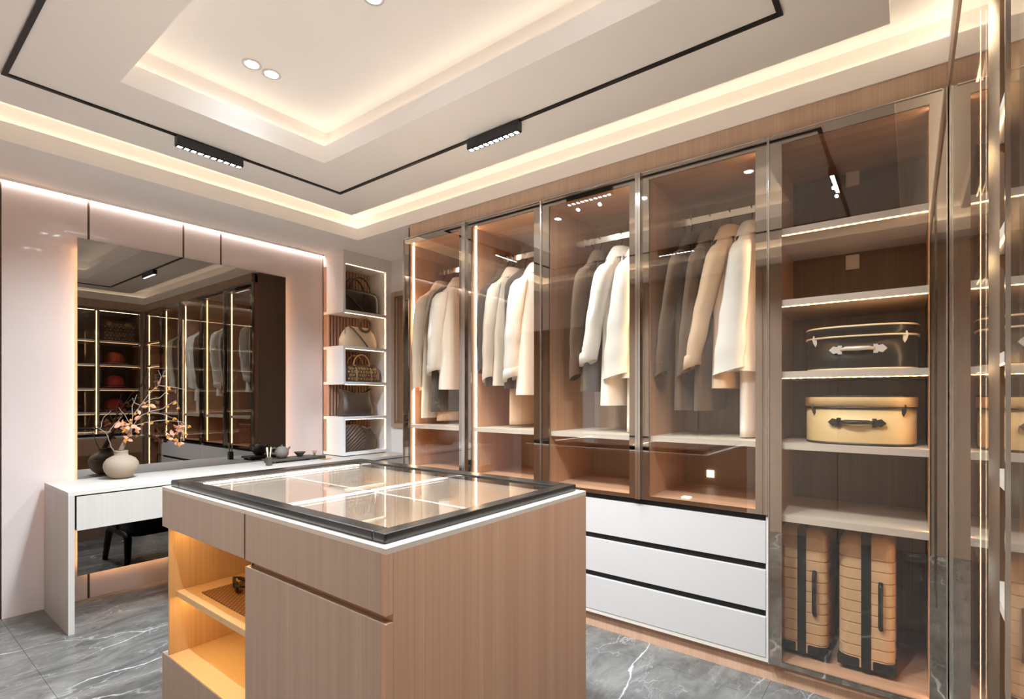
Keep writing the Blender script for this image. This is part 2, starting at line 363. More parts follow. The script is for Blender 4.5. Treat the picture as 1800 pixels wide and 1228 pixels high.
# ------------------------------------------------------------------ wardrobe units
MOD = .6048; X0 = -2.914
YC, YG = 2.51, 2.484       # carcass front, glass front
ORD = ['endmost', 'second', 'third', 'fourth', 'fifth']
wl_names = ['glass fronted wardrobe bay at the far end beside the handbag shelves',
            'glass fronted wardrobe bay second from the handbag shelves',
            'glass fronted wardrobe bay with two white coats, third from the handbag shelves',
            'glass fronted wardrobe bay with camel and white jackets next to the suitcase cabinet',
            'glass fronted tall cabinet with shelves, hat boxes and suitcases']
bays = []
for i in range(5):
    xa, xb = X0+i*MOD, X0+(i+1)*MOD
    oa, ob = xa+.053, xb-.053
    fa = oa
    if i == 4: oa = xa+.011
    t = thing('wardrobe', wl_names[i], 'wardrobe', ((xa+xb)/2, YC, .735 if i < 4 else .085), 0, 'wardrobe bays along the back wall')
    zb = .735 if i < 4 else .085
    bx('side_panel', 'oak', t, xa+.001, oa, YC, 3.05, zb, 2.40)
    bx('stile', 'oak', t, ob, xb-.001, YC, YC+.019, zb, 2.40)
    bx('side_panel', 'oak', t, ob, xb-.001, YC+.032, 3.05, zb, 2.40)
    bx('back_panel', 'taupe' if i < 4 else 'umber', t, oa, ob, 3.035, 3.05, zb, 2.40)
    bx('top_board', 'oakx', t, oa, ob, YC, 3.035, 2.362, 2.40)
    bx('base_board', 'oakx', t, oa, ob, YC, 3.035, zb, zb+.02)
    if i < 4:
        bx('shelf', 'palex', t, oa+.0005, ob-.0005, YC+.002, 3.034, 1.034, 1.060)
        # flat chrome hanging rail
        r = bx('hanging_rail', 'chrome', t, oa+.02, ob-.001, 2.772, 2.788, 2.178, 2.215, .003)
        bx('rail_bracket', 'chrome', r, oa+.075, oa+.082, 2.766, 2.794, 2.172, 2.221)
        bx('rail_bracket', 'chrome', r, oa+.115, oa+.122, 2.766, 2.794, 2.172, 2.221)
    else:
        for k, z in enumerate((1.994, 1.683, 1.370, 1.059, .744)):
            sh = bx('shelf', 'palex', t, oa+.0005, ob-.0005, YC+.002, 3.034, z-.028, z)
            if k < 3:
                q = 'dots'
                bx('led_strip', q, sh, oa+.003, ob-.003, YC+.006, YC+.012 if k < 2 else YC+.009, z-.031, z-.0285)
    # vertical light strips set into the inner faces
    zl0 = 1.06 if i < 4 else .75
    bx('led_strip', 'side', t, ob+.002, ob+.006, YC+.0195, YC+.0315, zb+.03, 2.355)
    if i < 2:
        bx('led_strip', 'strip', t, oa-.0005, oa+.004, YC+.022, YC+.034, zb+.03, 2.355)
    # glass door with chrome edge profiles
    d0, d1 = xa+.004, xb-.004
    pane = bx('door', 'glass', t, d0, d1, YG, YG+.006, zb+.003, 2.40)
    pane['label'] = 'bronze tinted glass door'
    for b in ((d0, fa, zb+.003, 2.40), (ob, d1, zb+.003, 2.40), (fa, ob, 2.357, 2.40), (fa, ob, zb+.003, zb+.022)):
        bx('frame', 'frame', pane, b[0], b[1], YG+.0065, YG+.012, b[2], b[3])
    hl, hr = (i in (1, 3)), (i in (0, 2))
    wl_, wr_ = (.013 if hl else .004), (.013 if hr else .004)
    bx('handle' if hl else 'edge_profile', 'chrome', pane, xa+.0005, xa+.0005+wl_, YG-.012 if hl else YG-.002, YG+.02, zb+.003, 2.40, .0008)
    bx('handle' if hr else 'edge_profile', 'chrome', pane, xb-.0005-wr_, xb-.0005, YG-.012 if hr else YG-.002, YG+.02, zb+.003, 2.40, .0008)
    bx('edge_profile', 'chrome', pane, d0+.012, d1-.012, YG-.001, YG+.007, 2.397, 2.4005)
    bays.append((t, oa, ob))
# small plates in the tall cabinet, small emissive squares in the fourth bay
for z, s in ((2.328, 'above the topmost shelf'), (1.92, 'under the topmost shelf')):
    o = bx('switch_plate', 'plate', None, -.252, -.196, 3.022, 3.0345, z-.035, z+.035, .002)
    tag(o, 'small square white plate on the cabinet back %s' % s, 'switch plate', 'plates in the tall cabinet')
o = MB().box(-.905, -.865, 2.555, 2.595, .7555, .762).build('glowing_square', emit('square_emission', (1, .85, .6), 2.2), bevel=.001)
tag(o, 'tiny square glowing patch on the floor of the fourth wardrobe bay', 'lamp', 'small glowing squares')
o = MB().box(-.925, -.885, 3.028, 3.0345, .80, .84).build('glowing_square', emit('square_emission', (1, .85, .6), 2.2), bevel=.001)
tag(o, 'tiny square glowing patch low on the back of the fourth wardrobe bay', 'lamp', 'small glowing squares')
# outer end panel of the wardrobe
o = bx('wardrobe_end_panel', 'taupe', None, X0-.004, X0-.0005, YC+.03, YB-.001, 0, 2.499)
tag(o, 'tall brown wooden end panel closing the wardrobe row', 'panel')
o = bx('wardrobe_cornice', 'fascia', None, -2.86, XU-.002, YC-.006, YC+.03, 2.402, 2.4995)
tag(o, 'long brown wooden cornice board running above the wardrobe doors', 'cornice')
o = bx('wardrobe_plinth', 'oak', None, X0, XU+.1, YC+.012, YC+.03, 0, .0845)
tag(o, 'low brown wooden plinth along the floor under the drawers', 'plinth')
# two banks of three white drawers
for a, b, lb in ((X0, X0+2*MOD, 'hidden behind the island'), (X0+2*MOD, X0+4*MOD, 'beside the suitcase cabinet')):
    t = thing('drawer_cabinet', 'white three drawer cabinet with black grip channels %s' % lb, 'drawer cabinet', ((a+b)/2, YC, .085), 0, 'drawer banks under the wardrobe')
    bx('carcass', 'oak', t, a+.001, b-.001, YC+.014, 3.05, .086, .734)
    bx('base_edge', 'palex', t, a+.001, b-.001, YC-.012, YC+.0135, .086, .106)
    for xx in (a+.001, b-.011): bx('side_edge', 'palex', t, xx, xx+.010, YC-.012, YC+.0135, .106, .734)
    for z0, z1 in ((.106, .283), (.314, .491), (.522, .708)):
        d = bx('drawer', 'lacquer', t, a+.012, b-.012, YC-.014, YC+.008, z0, z1, .001)
        g = bx('grip_channel', 'gap', d, a+.012, b-.012, YC+.0085, YC+.0135, z1, z1+.031 if z1 < .7 else .734)

# ------------------------------------------------------------------ clothes
def cloth_mat(name, rgb, rough=.85):
    m, nt, b = new_mat(name); N = nt.nodes; Lk = nt.links
    b.inputs['Roughness'].default_value = rough; b.inputs['Sheen Weight'].default_value = .15
    b.inputs['Base Color'].default_value = lin(rgb); b.inputs['Specular IOR Level'].default_value = .2
    tc = N.new('ShaderNodeTexCoord'); n = N.new('ShaderNodeTexNoise'); n.inputs['Scale'].default_value = 9; n.inputs['Detail'].default_value = 3
    mp = N.new('ShaderNodeMapping'); mp.inputs['Scale'].default_value = (1, 1, .35)
    bp = N.new('ShaderNodeBump'); bp.inputs['Strength'].default_value = .35; bp.inputs['Distance'].default_value = .012
    Lk.new(tc.outputs['Object'], mp.inputs[0]); Lk.new(mp.outputs[0], n.inputs['Vector']); Lk.new(n.outputs['Fac'], bp.inputs['Height']); Lk.new(bp.outputs[0], b.inputs['Normal'])
    return m
CL = dict(white=cloth_mat('white_wool', (230, 223, 215)), camel=cloth_mat('camel_wool', (212, 180, 150)), beige=cloth_mat('beige_wool', (222, 203, 184)),
          dark=cloth_mat('charcoal_wool', (84, 76, 70)), grey=cloth_mat('grey_wool', (112, 104, 99)), yellow=cloth_mat('painted_strip_glow', (226, 196, 140)),  # yellow entry: warm glow of the light strips, painted onto white cloth
          brown=cloth_mat('brown_wool', (98, 78, 62)), gold=plain('gold_braid', (190, 150, 84), .4, .4))
YROD, ZROD = 2.78, 2.215
def interp(tab, z):
    for (z0, *a), (z1, *b) in zip(tab[:-1], tab[1:]):
        if z <= z0 and z >= z1:
            k = (z0-z)/(z0-z1); k = k*k*(3-2*k)*.5+k*.5
            return [p+(q-p)*k for p, q in zip(a, b)]
    return list(tab[-1][1:])
def body_mesh(length, flare, seed, wid=1.0, top=-.066):
    rnd = random.Random(seed); ph = [rnd.uniform(0, 6.28) for _ in range(4)]
    tab = [(-.066, .045, .034), (-.085, .07, .04), (-.12, .125*wid, .044), (-.165, .185*wid, .046), (-.205, .212*wid, .042), (-.27, .218*wid, .044), (-.45, .208*wid, .047), (-.60, .20*wid, .048), (-length, .215*wid*flare, .054*flare)]
    zs = [-.066, -.075, -.085, -.10, -.12, -.14, -.165, -.185, -.205, -.235, -.27]
    z = -.27
    while z-.05 > -length+.02: z -= .05; zs.append(z)
    zs.append(-length)
    rings = []
    for z in zs:
        wy, tx = interp(tab, z); amp = max(0, (-z-.3))*.10
        r = []
        for j in range(36):
            a = 2*PI*j/36; c_, s_ = math.cos(a), math.sin(a)
            e = .72
            fx = math.copysign(abs(c_)**e, c_)*tx; fy = math.copysign(abs(s_)**e, s_)*wy
            k = 1+amp*(.5*math.sin(3*a+ph[0]+z*2)+.35*math.sin(7*a+ph[1])+.25*math.sin(11*a+ph[2]))
            r.append((fx*k*1.0, fy*(1+(k-1)*.3), z))
        rings.append(r)
    mb = MB().rings(rings, True, True, False)
    # hem turned inwards so the garment has thickness
    last = rings[-1]; inn = [(p[0]*.86, p[1]*.96, p[2]+.004) for p in last]; up = [(p[0]*.84, p[1]*.95, p[2]+.16) for p in last]
    mb.rings([last, inn, up], True, False, True)
    return mb
def sleeve_mesh(side, ln, sway, fat=1.0, seed=0, cuff=False, drape=False):
    rnd = random.Random(seed+5)
    p0 = Vector((0, side*.165, -.165)); 
    pts = [p0, Vector((0, side*.19, -.185)), Vector((sway*.05, side*.212, -.225)), Vector((sway*.14, side*.225, -.30)), Vector((sway*.3, side*.232, -.40)), Vector((sway*.5, side*.234, -.50)), Vector((sway*.68, side*.23, -.60)), Vector((sway*.86, side*.222, -.70)), Vector((sway, side*.215, -ln))]
    ry = [.02, .045, .062, .066, .064, .060, .056, .053, .052]; rx = [.03, .040, .047, .049, .048, .046, .044, .043, .042]
    if drape: rx = [.03, .042, .049, .053, .057, .061, .065, .069, .073]; ry = [.02, .04, .05, .05, .048, .045, .042, .04, .038]
    rings = []
    N_ = 20
    for i in range(len(pts)-1):
        for s in range(3):
            k = s/3
            p = pts[i].lerp(pts[i+1], k); a_, b_ = rx[i]+(rx[i+1]-rx[i])*k, ry[i]+(ry[i+1]-ry[i])*k
            wr = 1+.05*math.sin(p.z*38+seed*1.7)*min(1, max(0, (-p.z-.3)*4))
            rings.append([(p.x+a_*fat*wr*math.cos(2*PI*j/N_), p.y+b_*fat*wr*math.sin(2*PI*j/N_)*.9, p.z+.02*math.cos(2*PI*j/N_)*(i/8)) for j in range(N_)])
    p = pts[-1]
    rings.append([(p.x+rx[-1]*fat*math.cos(2*PI*j/N_), p.y+ry[-1]*fat*.9*math.sin(2*PI*j/N_), p.z+.02*math.cos(2*PI*j/N_)) for j in range(N_)])
    mb = MB().rings(rings, True, True, False)
    last = rings[-1]; mb.rings([last, [((q[0]-p.x)*.85+p.x, (q[1]-p.y)*.85+p.y, q[2]+.004) for q in last], [((q[0]-p.x)*.8+p.x, (q[1]-p.y)*.8+p.y, q[2]+.1) for q in last]], True, False, True)
    cf = None
    if cuff:
        def cr(s_, dz): return [((q[0]-p.x)*s_+p.x-sway*.15*dz/.07*0, (q[1]-p.y)*s_+p.y, q[2]+dz) for q in last]
        cf = MB().rings([cr(1.0, -.003), cr(1.13, -.002), cr(1.15, .045), cr(1.10, .062), cr(1.0, .064)], True, False, False)
    return mb, cf
def hanger(x, lb):
    t = thing('clothes_hanger', lb, 'hanger', (x, YROD, ZROD), 0, 'dark clothes hangers on the wardrobe rails')
    pts = [(0, .0, -.075), (0, 0, -.03), (0, .006, -.005), (0, .014, .012), (0, .006, .022), (0, -.006, .02), (0, -.013, .008), (0, -.013, -.006)]
    # the hook passes over the rail
    hk = [(0, .0, -.128), (0, .0, -.062), (0, .012, -.05), (0, .0155, -.03), (0, .0155, .004), (0, .008, .014), (0, -.006, .013), (0, -.0145, .002), (0, -.0145, -.012)]
    MB().tube(hk, .0022, 6).build('hook', M['black'], t)
    arm = []
    MB().tube([(0, -.17, -.218), (0, -.12, -.178), (0, -.05, -.138), (0, 0, -.126), (0, .05, -.138), (0, .12, -.178), (0, .17, -.218)], [.009, .012, .014, .016, .014, .012, .009], 10).build('shoulder_bar', M['black'], t)
    return t
def garment(x, col, length, lb, name='coat', flare=1.0, ln=.76, sway=-.08, fat=1.0, cuff=False, collar=True, sleeves=True, trim=None, seed=1, wid=1.0, drape=False, hem=False, second=None, facing=None):
    t = thing(name, lb, name.replace('_', ' '), (x, YROD, ZROD-.044), 0, 'clothes hanging in the wardrobe')
    m = CL[col]
    body_mesh(length, flare, seed, wid).build('body', m, t)
    if sleeves:
        for sd in (-1, 1):
            sm, cf = sleeve_mesh(sd, ln, sway*(1 if sd < 0 else .6), fat, seed+sd, cuff, drape)
            so = sm.build('sleeve', m, t)
            if cf: cf.build('cuff', m, so)
    if collar:
        # stand-and-fall collar around the neck
        rs = []
        for (k, z, q) in ((1.0, -.095, 0), (1.05, -.065, 0), (1.10, -.045, 0), (1.30, -.047, .008), (1.85, -.085, .016), (2.1, -.112, .02)):
            rs.append([(.04*k*math.cos(2*PI*j/24), .062*k*math.sin(2*PI*j/24), z-q*abs(math.sin(PI*j/24))) for j in range(24)])
        MB().rings(rs, True, False, False).build('collar', m, t)
        lp = []
        MB().prism([(.03, -.06), (.10, -.11), (.115, -.22), (.02, -.36), (-.005, -.34)], .046, .053, 'yz').build('lapel', CL[facing] if facing else m, t)
        MB().prism([(-.03, -.06), (-.10, -.11), (-.115, -.22), (-.02, -.36), (.005, -.34)], .0465, .0535, 'yz').build('lapel', CL[facing] if facing else m, t)
    if facing:  # strip glow painted as a yellow edge, like the lapels above
        pts = [(.045, -.10, -.16), (.050, -.13, -.3), (.054, -.13, -.5), (.056, -.12, -length+.01)]
        MB().tube(pts, .02, 6, flat=.5).build('glow_edge', CL[facing], t)
    if trim:
        pts = [(-.02, -.22, -.24), (-.04, -.262, -.40), (-.06, -.27, -.55), (-.09, -.255, -.74)]
        MB().tube(pts, .004, 6).build('braid', CL[trim], t)
    if second:
        col2, l2, sc = second
        rings = []
        rnd = random.Random(seed+9); p0 = rnd.random()*6
        for k in range(12):
            z = -length+.12-(l2-length+.12)*k/11
            rings.append([(.045*sc*(1+.12*math.sin(5*a+p0))*math.cos(a), .15*sc*math.sin(a)*(1+.03*k/11), z) for a in [2*PI*j/28 for j in range(28)]])
        MB().rings(rings).build('skirt' if sc > 1.02 else 'trousers', CL[col2], t)
    return t
# bay 1
C1 = 'in the far wardrobe bay'; C2 = 'in the second wardrobe bay'; C3 = 'in the third wardrobe bay'; C4 = 'in the fourth wardrobe bay'
racks = [
 (-2.80, 'beige', 1.065, 'long beige coat nearest the handbag shelves '+C1, dict(ln=.86, sway=-.07, seed=3, fat=.9)),
 (-2.70, 'dark', 1.02, 'long charcoal dress between the beige and white coats '+C1, dict(name='dress', sleeves=False, collar=False, seed=4, second=('camel', 1.085, 1.05))),
 (-2.615, 'white', .86, 'short white coat with turned back cuffs '+C1, dict(ln=.74, sway=-.06, cuff=True, seed=5, fat=1.05)),
 (-2.19, 'dark', .84, 'charcoal jacket behind the beige sleeve '+C2, dict(name='jacket', ln=.74, sway=-.03, seed=7)),
 (-2.125, 'beige', .84, 'beige coat with a buttoned sleeve '+C2, dict(ln=.80, sway=-.07, seed=8, fat=.95)),
 (-2.03, 'dark', .86, 'charcoal sleeveless top over a long beige skirt '+C2, dict(name='dress', sleeves=False, collar=False, seed=9, second=('camel', 1.09, 1.1))),
 (-1.925, 'white', .90, 'white coat with banded cuffs beside the third bay '+C2, dict(ln=.80, sway=-.06, cuff=True, seed=10, fat=1.05)),
 (-1.474, 'brown', .88, 'dim brown coat hanging alone at the start '+C3, dict(ln=.8, sway=-.06, seed=11)),
 (-1.335, 'white', .96, 'white wool coat with raised collar '+C3, dict(ln=.72, sway=-.10, cuff=True, seed=12, fat=1.05)),
 (-1.215, 'white', .81, 'white cropped jacket with painted yellow glow over white trousers '+C3, dict(name='jacket', sleeves=True, ln=.80, sway=-.055, drape=True, seed=13, second=('white', 1.105, 1.0), facing='yellow')),
 (-.928, 'brown', .98, 'dark coat with gold braid on its sleeve, endmost '+C4, dict(ln=.80, sway=-.12, trim='gold', seed=14)),
 (-.83, 'brown', .98, 'dark coat with gold braid next to the camel coat '+C4, dict(ln=.80, sway=-.09, trim='gold', seed=15)),
 (-.731, 'camel', .87, 'camel wool coat with bent sleeve '+C4, dict(ln=.77, sway=-.13, cuff=True, seed=16)),
 (-.628, 'white', .79, 'white jacket with painted yellow glow over white trousers '+C4, dict(name='jacket', ln=.79, sway=-.055, drape=True, seed=17, second=('white', 1.105, 1.0), facing='yellow')),
]
for x, c, L_, lb, kw in racks:
    hanger(x, 'dark hanger of the '+lb.replace(' hanging alone', '').replace(' hanging', '').replace(' over white trousers', '').replace(' with turned back cuffs', '').replace(' nearest the handbag shelves', '').replace(' between the beige and white coats', '').replace(' beside the third bay', '').replace(' on its sleeve', '').replace(' next to the camel coat', ' beside camel').replace(' over a long beige skirt', '').replace(' with banded cuffs', '').replace(' with a buttoned sleeve', ''))
    g_ = garment(x, c, L_, lb, **kw)
    if c in ('brown', 'dark', 'beige'): g_.scale.x = .72     # pressed flat between their neighbours

# ------------------------------------------------------------------ hat boxes and suitcases in the tall cabinet
def hat_box(x, y, z, lb, body, trim_, fit, hh):
    t = thing('hat_box', lb, 'hat box', (x, y, z), 0, 'oval hat boxes')
    def oval(sx, sy, z): return [(sx*math.copysign(abs(math.cos(a))**.72, math.cos(a)), sy*math.copysign(abs(math.sin(a))**.85, math.sin(a)), z) for a in [2*PI*j/56 for j in range(56)]]
    hl = hh*.74
    MB().rings([oval(.196, .145, .006), oval(.198, .147, .012), oval(.198, .147, hl)]).build('body', body, t)
    MB().rings([oval(.199, .148, 0), oval(.2, .149, .002), oval(.2, .149, .008), oval(.198, .147, .009)]).build('bottom_band', trim_, t)
    MB().rings([oval(.203, .152, hl+.006), oval(.203, .152, hh-.006), oval(.201, .150, hh-.0005)]).build('lid', body, t)
    MB().rings([oval(.204, .153, hl), oval(.204, .153, hl+.007)]).build('rim_band', trim_, t)
    MB().rings([oval(.2035, .1525, hh-.006), oval(.2045, .1535, hh-.002), oval(.202, .151, hh+.001)], True, False, True).build('lid_band', trim_, t)
    fy = -.147
    hd = thing_part = None
    zc_ = hl*.62
    pts = [(-.058, fy-.006, zc_), (-.04, fy-.018, zc_+.003), (0, fy-.024, zc_+.002), (.04, fy-.018, zc_+.003), (.058, fy-.006, zc_)]
    hd = MB().tube(pts, [.006, .009, .010, .009, .006], 10).build('handle', fit, t)
    for sx in (-1, 1):
        ol = [(sx*(.054), zc_-.018), (sx*.054, zc_+.018), (sx*.068, zc_+.018), (sx*.07, zc_+.012), (sx*.085, zc_+.016), (sx*.1, zc_), (sx*.085, zc_-.016), (sx*.07, zc_-.012), (sx*.068, zc_-.018)]
        MB().prism(ol, fy-.008, fy+.012, 'xz').build('handle_mount', fit, hd)
        cx = sx*.155
        yy = -.147*(1-(.155/.198)**2.6)**.55
        MB().prism([(cx-.008, hl+.016), (cx+.008, hl+.016), (cx+.012, hl+.002), (cx+.008, hl-.016), (cx, hl-.032), (cx-.008, hl-.016), (cx-.012, hl+.002)], yy-.016, yy+.01, 'xz').build('clasp', fit, t)
bl = plain('black_hatbox', (20, 18, 17), .3); cr_ = plain('cream_hatbox', (228, 196, 142), .4); tan = plain('cream_piping', (236, 212, 172), .5); silver = plain('pewter_fitting', (228, 216, 206), .35, .3)
hat_box(-.172, 2.70, 1.3705, 'black oval hat box with cream piping and silver handle', bl, tan, silver, .185)
hat_box(-.176, 2.70, 1.0595, 'cream oval hat box with black handle and clasps', cr_, bl, plain('black_fitting', (28, 25, 23), .4), .205)
shell = plain('tan_polycarbonate', (206, 166, 126), .38)
def suitcase(x, y, lb):
    t = thing('suitcase', lb, 'suitcase', (x, y, .106), 0, 'tan ribbed suitcases')
    W, D, H = .098, .20, .57
    for sx in (-1, 1):
        # each shell half: rounded block with horizontal ribs on the narrow side
        rings = []
        nr = 12
        zs = []
        for k in range(nr):
            z0 = .02+(H-.02)*k/nr; z1 = .02+(H-.02)*(k+1)/nr
            zs += [(z0+.0012, -.0045), (z0+.003, 0), (z1-.003, 0), (z1-.0012, -.0045)]
        x0, x1 = .016, W
        def ring_(z, e):
            tz = min(1, (H-z)/.045); rr = .045*(1-math.sqrt(max(0, 1-(1-tz)**2))) if tz < 1 else 0
            xx = x1-rr+e; dd = D-rr*.8+e
            c_ = .04; out = [(x0, -dd)]
            for q in range(7):
                a = -PI/2+PI/2*q/6; out.append((xx-c_+c_*math.cos(a), -dd+c_+c_*math.sin(a)))
            for q in range(7):
                a = PI/2*q/6; out.append((xx-c_+c_*math.cos(a), dd-c_+c_*math.sin(a)))
            out.append((x0, dd))
            return [(sx*p[0], p[1], z) for p in out]
        zz = [q for q in zs if q[0] < H-.06]+[(H-.05, 0), (H-.045, 0), (H-.035, 0), (H-.025, 0), (H-.016, 0), (H-.008, 0), (H-.003, 0), (H-.0005, 0)]
        MB().rings([ring_(z, e) for z, e in zz], smooth=False).build('shell', shell, t)
    MB().box(-.017, .017, -D-.0035, D+.0035, .012, H+.003).build('frame_band', M['black'], t, bevel=.002)
    MB().tube([(.05, -D-.002, .20), (.05, -D-.016, .215), (.05, -D-.02, .25), (.05, -D-.02, .34), (.05, -D-.016, .375), (.05, -D-.002, .39)], .0085, 10).build('handle', M['black'], t)
    for sx in (-1, 1):
        for sy in (-1, 1):
            c = MB().box(sx*.062-.040, sx*.062+.040, sy*(D-.046)-.05, sy*(D-.046)+.05, .018, .062).build('corner_guard', M['black'], t, bevel=.008)
            MB().rings([[(sx*.06+dx, sy*(D-.06)+.021*math.cos(2*PI*j/16), .0215+.021*math.sin(2*PI*j/16)) for j in range(16)] for dx in (-.012, .012)]).build('wheel', M['black'], t)
    for sx in (-.05, .05):
        MB().tube([(sx, -.07, H+.001), (sx, -.05, H+.012), (sx, .05, H+.012), (sx, .07, H+.001)], .007, 8).build('top_handle', M['black'], t)
suitcase(-.1455, 2.80, 'tan ribbed suitcase fully in view with a black side handle')
suitcase(-.3815, 2.80, 'tan ribbed suitcase half hidden by the cabinet side')

# ------------------------------------------------------------------ tall shelving opposite the mirror
t = thing('shelving_unit', 'tall brown wooden shelving with glass doors facing the mirror', 'shelving', (.45, 1.1, 0))
SX0, SX1 = .18, .70
posts = [2.470, 2.0, 1.42, .84, .26, -.32]
for y in posts: bx('upright', 'umber', t, SX0-.002, SX1, y-.018, y+.018 if y < 2.4 else y+.008, .085, 2.40)
for y in posts: bx('edge_trim', 'taupe', t, SX0-.02, SX0-.0025, y-.018, y+.018 if y < 2.4 else y+.008, .085, 2.40)
bx('back_panel', 'umber', t, SX1-.012, SX1, -.30, 2.45, .085, 2.40)
bx('top_board', 'taupe', t, SX0, SX1-.012, -.30, 2.45, 2.372, 2.40)
bx('plinth', 'oak', t, SX0, SX0+.02, -.33, 2.47, 0, .085)
bx('cornice', 'fascia', t, XU-.004, XU+.03, -.34, YC-.0065, 2.402, 2.4995)
bx('end_post', 'oak', t, XU, SX0-.021, 2.448, 2.4785, .085, 2.40)
for a, b in zip(posts[1:], posts[:-1]):
    y0, y1 = a+.0185, b-.0185
    for k, z in enumerate((1.994, 1.683, 1.370, 1.059, .744)):
        sh = bx('shelf', 'pale', t, SX0, SX1-.0125, y0, y1, z-.026, z)
        bx('led_strip', 'shelfl', sh, SX0+.004, SX0+.008, y0+.01, y1-.01, z-.029, z-.0265)
    bx('bottom_board', 'pale', t, SX0, SX1-.0125, y0, y1, .085, .110)
    if 1.9 < b < 2.1: bx('led_strip', 'strip', t, SX0-.0215, SX0-.0203, y1+.002, y1+.010, .13, 2.36)
    bx('led_strip', 'strip', t, SX0+.004, SX0+.010, y0+.01, y1-.01, 2.368, 2.3715)
for a, b in ((1.27, 2.445), (-.30, 1.06)):
    d = bx('door', 'glass', t, XU, XU+.006, a, b, .09, 2.40); d['label'] = 'bronze tinted glass door'
    for y in (a, b): bx('edge_profile', 'chrome', d, XU-.003, XU+.012, y-.004, y+.004, .09, 2.40)
# hats and trunk on the shelves beside the corner
def hat(y, z, lb, rgb, tilt):
    m = plain('felt_'+lb.split()[0], rgb, .9, bump=(120, .1))
    t = thing('hat', lb, 'hat', (.395, y, z), tilt, 'felt hats on the shelving')
    n = 40
    def el(rx, ry, z, wave=0, dent=0):
        return [(rx*math.cos(a), ry*math.sin(a), z+wave*(math.cos(a)**2-.5)+dent*math.cos(2*a)) for a in [2*PI*j/n for j in range(n)]]
    MB().rings([el(.20, .20, .020, .030), el(.17, .17, .006, .014), el(.13, .12, .003, .002), el(.126, .116, .006), el(.124, .112, .04), el(.118, .104, .10), el(.106, .090, .145, 0, .004), el(.085, .066, .165, 0, .008), el(.05, .035, .150, 0, .006)], True, True, True).build('crown_and_brim', m, t)
    MB().rings([el(.1265, .1165, .010), el(.128, .118, .012), el(.1255, .114, .045), el(.123, .111, .046)], True, False, False).build('band', M['blackfab'], t)
hat(2.24, 1.6835, 'rust orange felt hat on the second shelf of the open bay', (196, 88, 48), .4)
hat(2.24, 1.3705, 'red felt hat on the third shelf of the open bay', (178, 52, 34), .2)
hat(2.24, 1.0595, 'dark red felt hat on the lowest hat shelf', (160, 40, 30), .5)

def monogram(mb, place, w, h, step, sz):
    """Alternating four-petal flowers, diamonds, rings and interlaced letters as flat print."""
    rows = int(h/step); cols = int(w/step)
    for r in range(rows):
        for c in range(cols):
            cx = (c+.5+(.5 if r % 2 else 0))*step; cy = (r+.5)*step
            if cx > w-sz or cy > h-sz: continue
            kind = (c+2*r) % 4
            q = []
            if kind == 0:
                for k in range(4):
                    a = k*PI/2; dx, dy = math.cos(a), math.sin(a)
                    q.append([(cx+dx*sz*.15-dy*sz*.16, cy+dy*sz*.15+dx*sz*.16), (cx+dx*sz*.55, cy+dy*sz*.55), (cx+dx*sz*.15+dy*sz*.16, cy+dy*sz*.15-dx*sz*.16), (cx, cy)])
            elif kind == 1:
                o = [(0, .6), (.45, 0), (0, -.6), (-.45, 0)]; i = [(0, .38), (.27, 0), (0, -.38), (-.27, 0)]
                for k in range(4):
                    k2 = (k+1) % 4; q.append([(cx+o[k][0]*sz, cy+o[k][1]*sz), (cx+o[k2][0]*sz, cy+o[k2][1]*sz), (cx+i[k2][0]*sz, cy+i[k2][1]*sz), (cx+i[k][0]*sz, cy+i[k][1]*sz)])
            elif kind == 2:
                for k in range(10):
                    a, b = 2*PI*k/10, 2*PI*(k+1)/10
                    q.append([(cx+.58*sz*math.cos(a), cy+.58*sz*math.sin(a)), (cx+.58*sz*math.cos(b), cy+.58*sz*math.sin(b)), (cx+.44*sz*math.cos(b), cy+.44*sz*math.sin(b)), (cx+.44*sz*math.cos(a), cy+.44*sz*math.sin(a))])
                q.append([(cx-.18*sz, cy), (cx, cy-.18*sz), (cx+.18*sz, cy), (cx, cy+.18*sz)])
            else:
                def st(x0, y0, x1, y1, wd=.07):
                    dx, dy = x1-x0, y1-y0; l = math.hypot(dx, dy); nx, ny = -dy/l*wd, dx/l*wd
                    q.append([(cx+(x0+nx)*sz, cy+(y0+ny)*sz), (cx+(x1+nx)*sz, cy+(y1+ny)*sz), (cx+(x1-nx)*sz, cy+(y1-ny)*sz), (cx+(x0-nx)*sz, cy+(y0-ny)*sz)])
                st(-.35, .35, -.5, -.45); st(-.5, -.4, .0, -.4); st(-.2, .5, .1, -.2); st(.1, -.2, .45, .5)
            for f in q: mb.add([place(*p) for p in f], [tuple(range(len(f)))])
    return mb
mono_b = plain('monogram_canvas', (88, 60, 46), .5); mono_t = plain('monogram_print', (214, 178, 122), .5); tanl = plain('tan_leather', (182, 138, 92), .5)
t = thing('monogram_trunk', 'brown monogram travel trunk with brass locks on the top shelf', 'trunk', (.405, 2.235, 1.9945))
MB().box(-.19, .19, -.19, .19, 0, .26).build('body', mono_b, t, bevel=.008)
monogram(MB(), lambda a, b: (-.1915, .18-a, .01+b), .36, .24, .038, .026).build('monogram_print', mono_t, t)
for sy in (-.1, .1): MB().box(-.198, -.19, sy-.025, sy+.025, .205, .245).build('lock', CL['gold'], t, bevel=.002)
MB().box(-.193, -.19, -.19, .19, .195, .20).build('lid_seam', tanl, t)

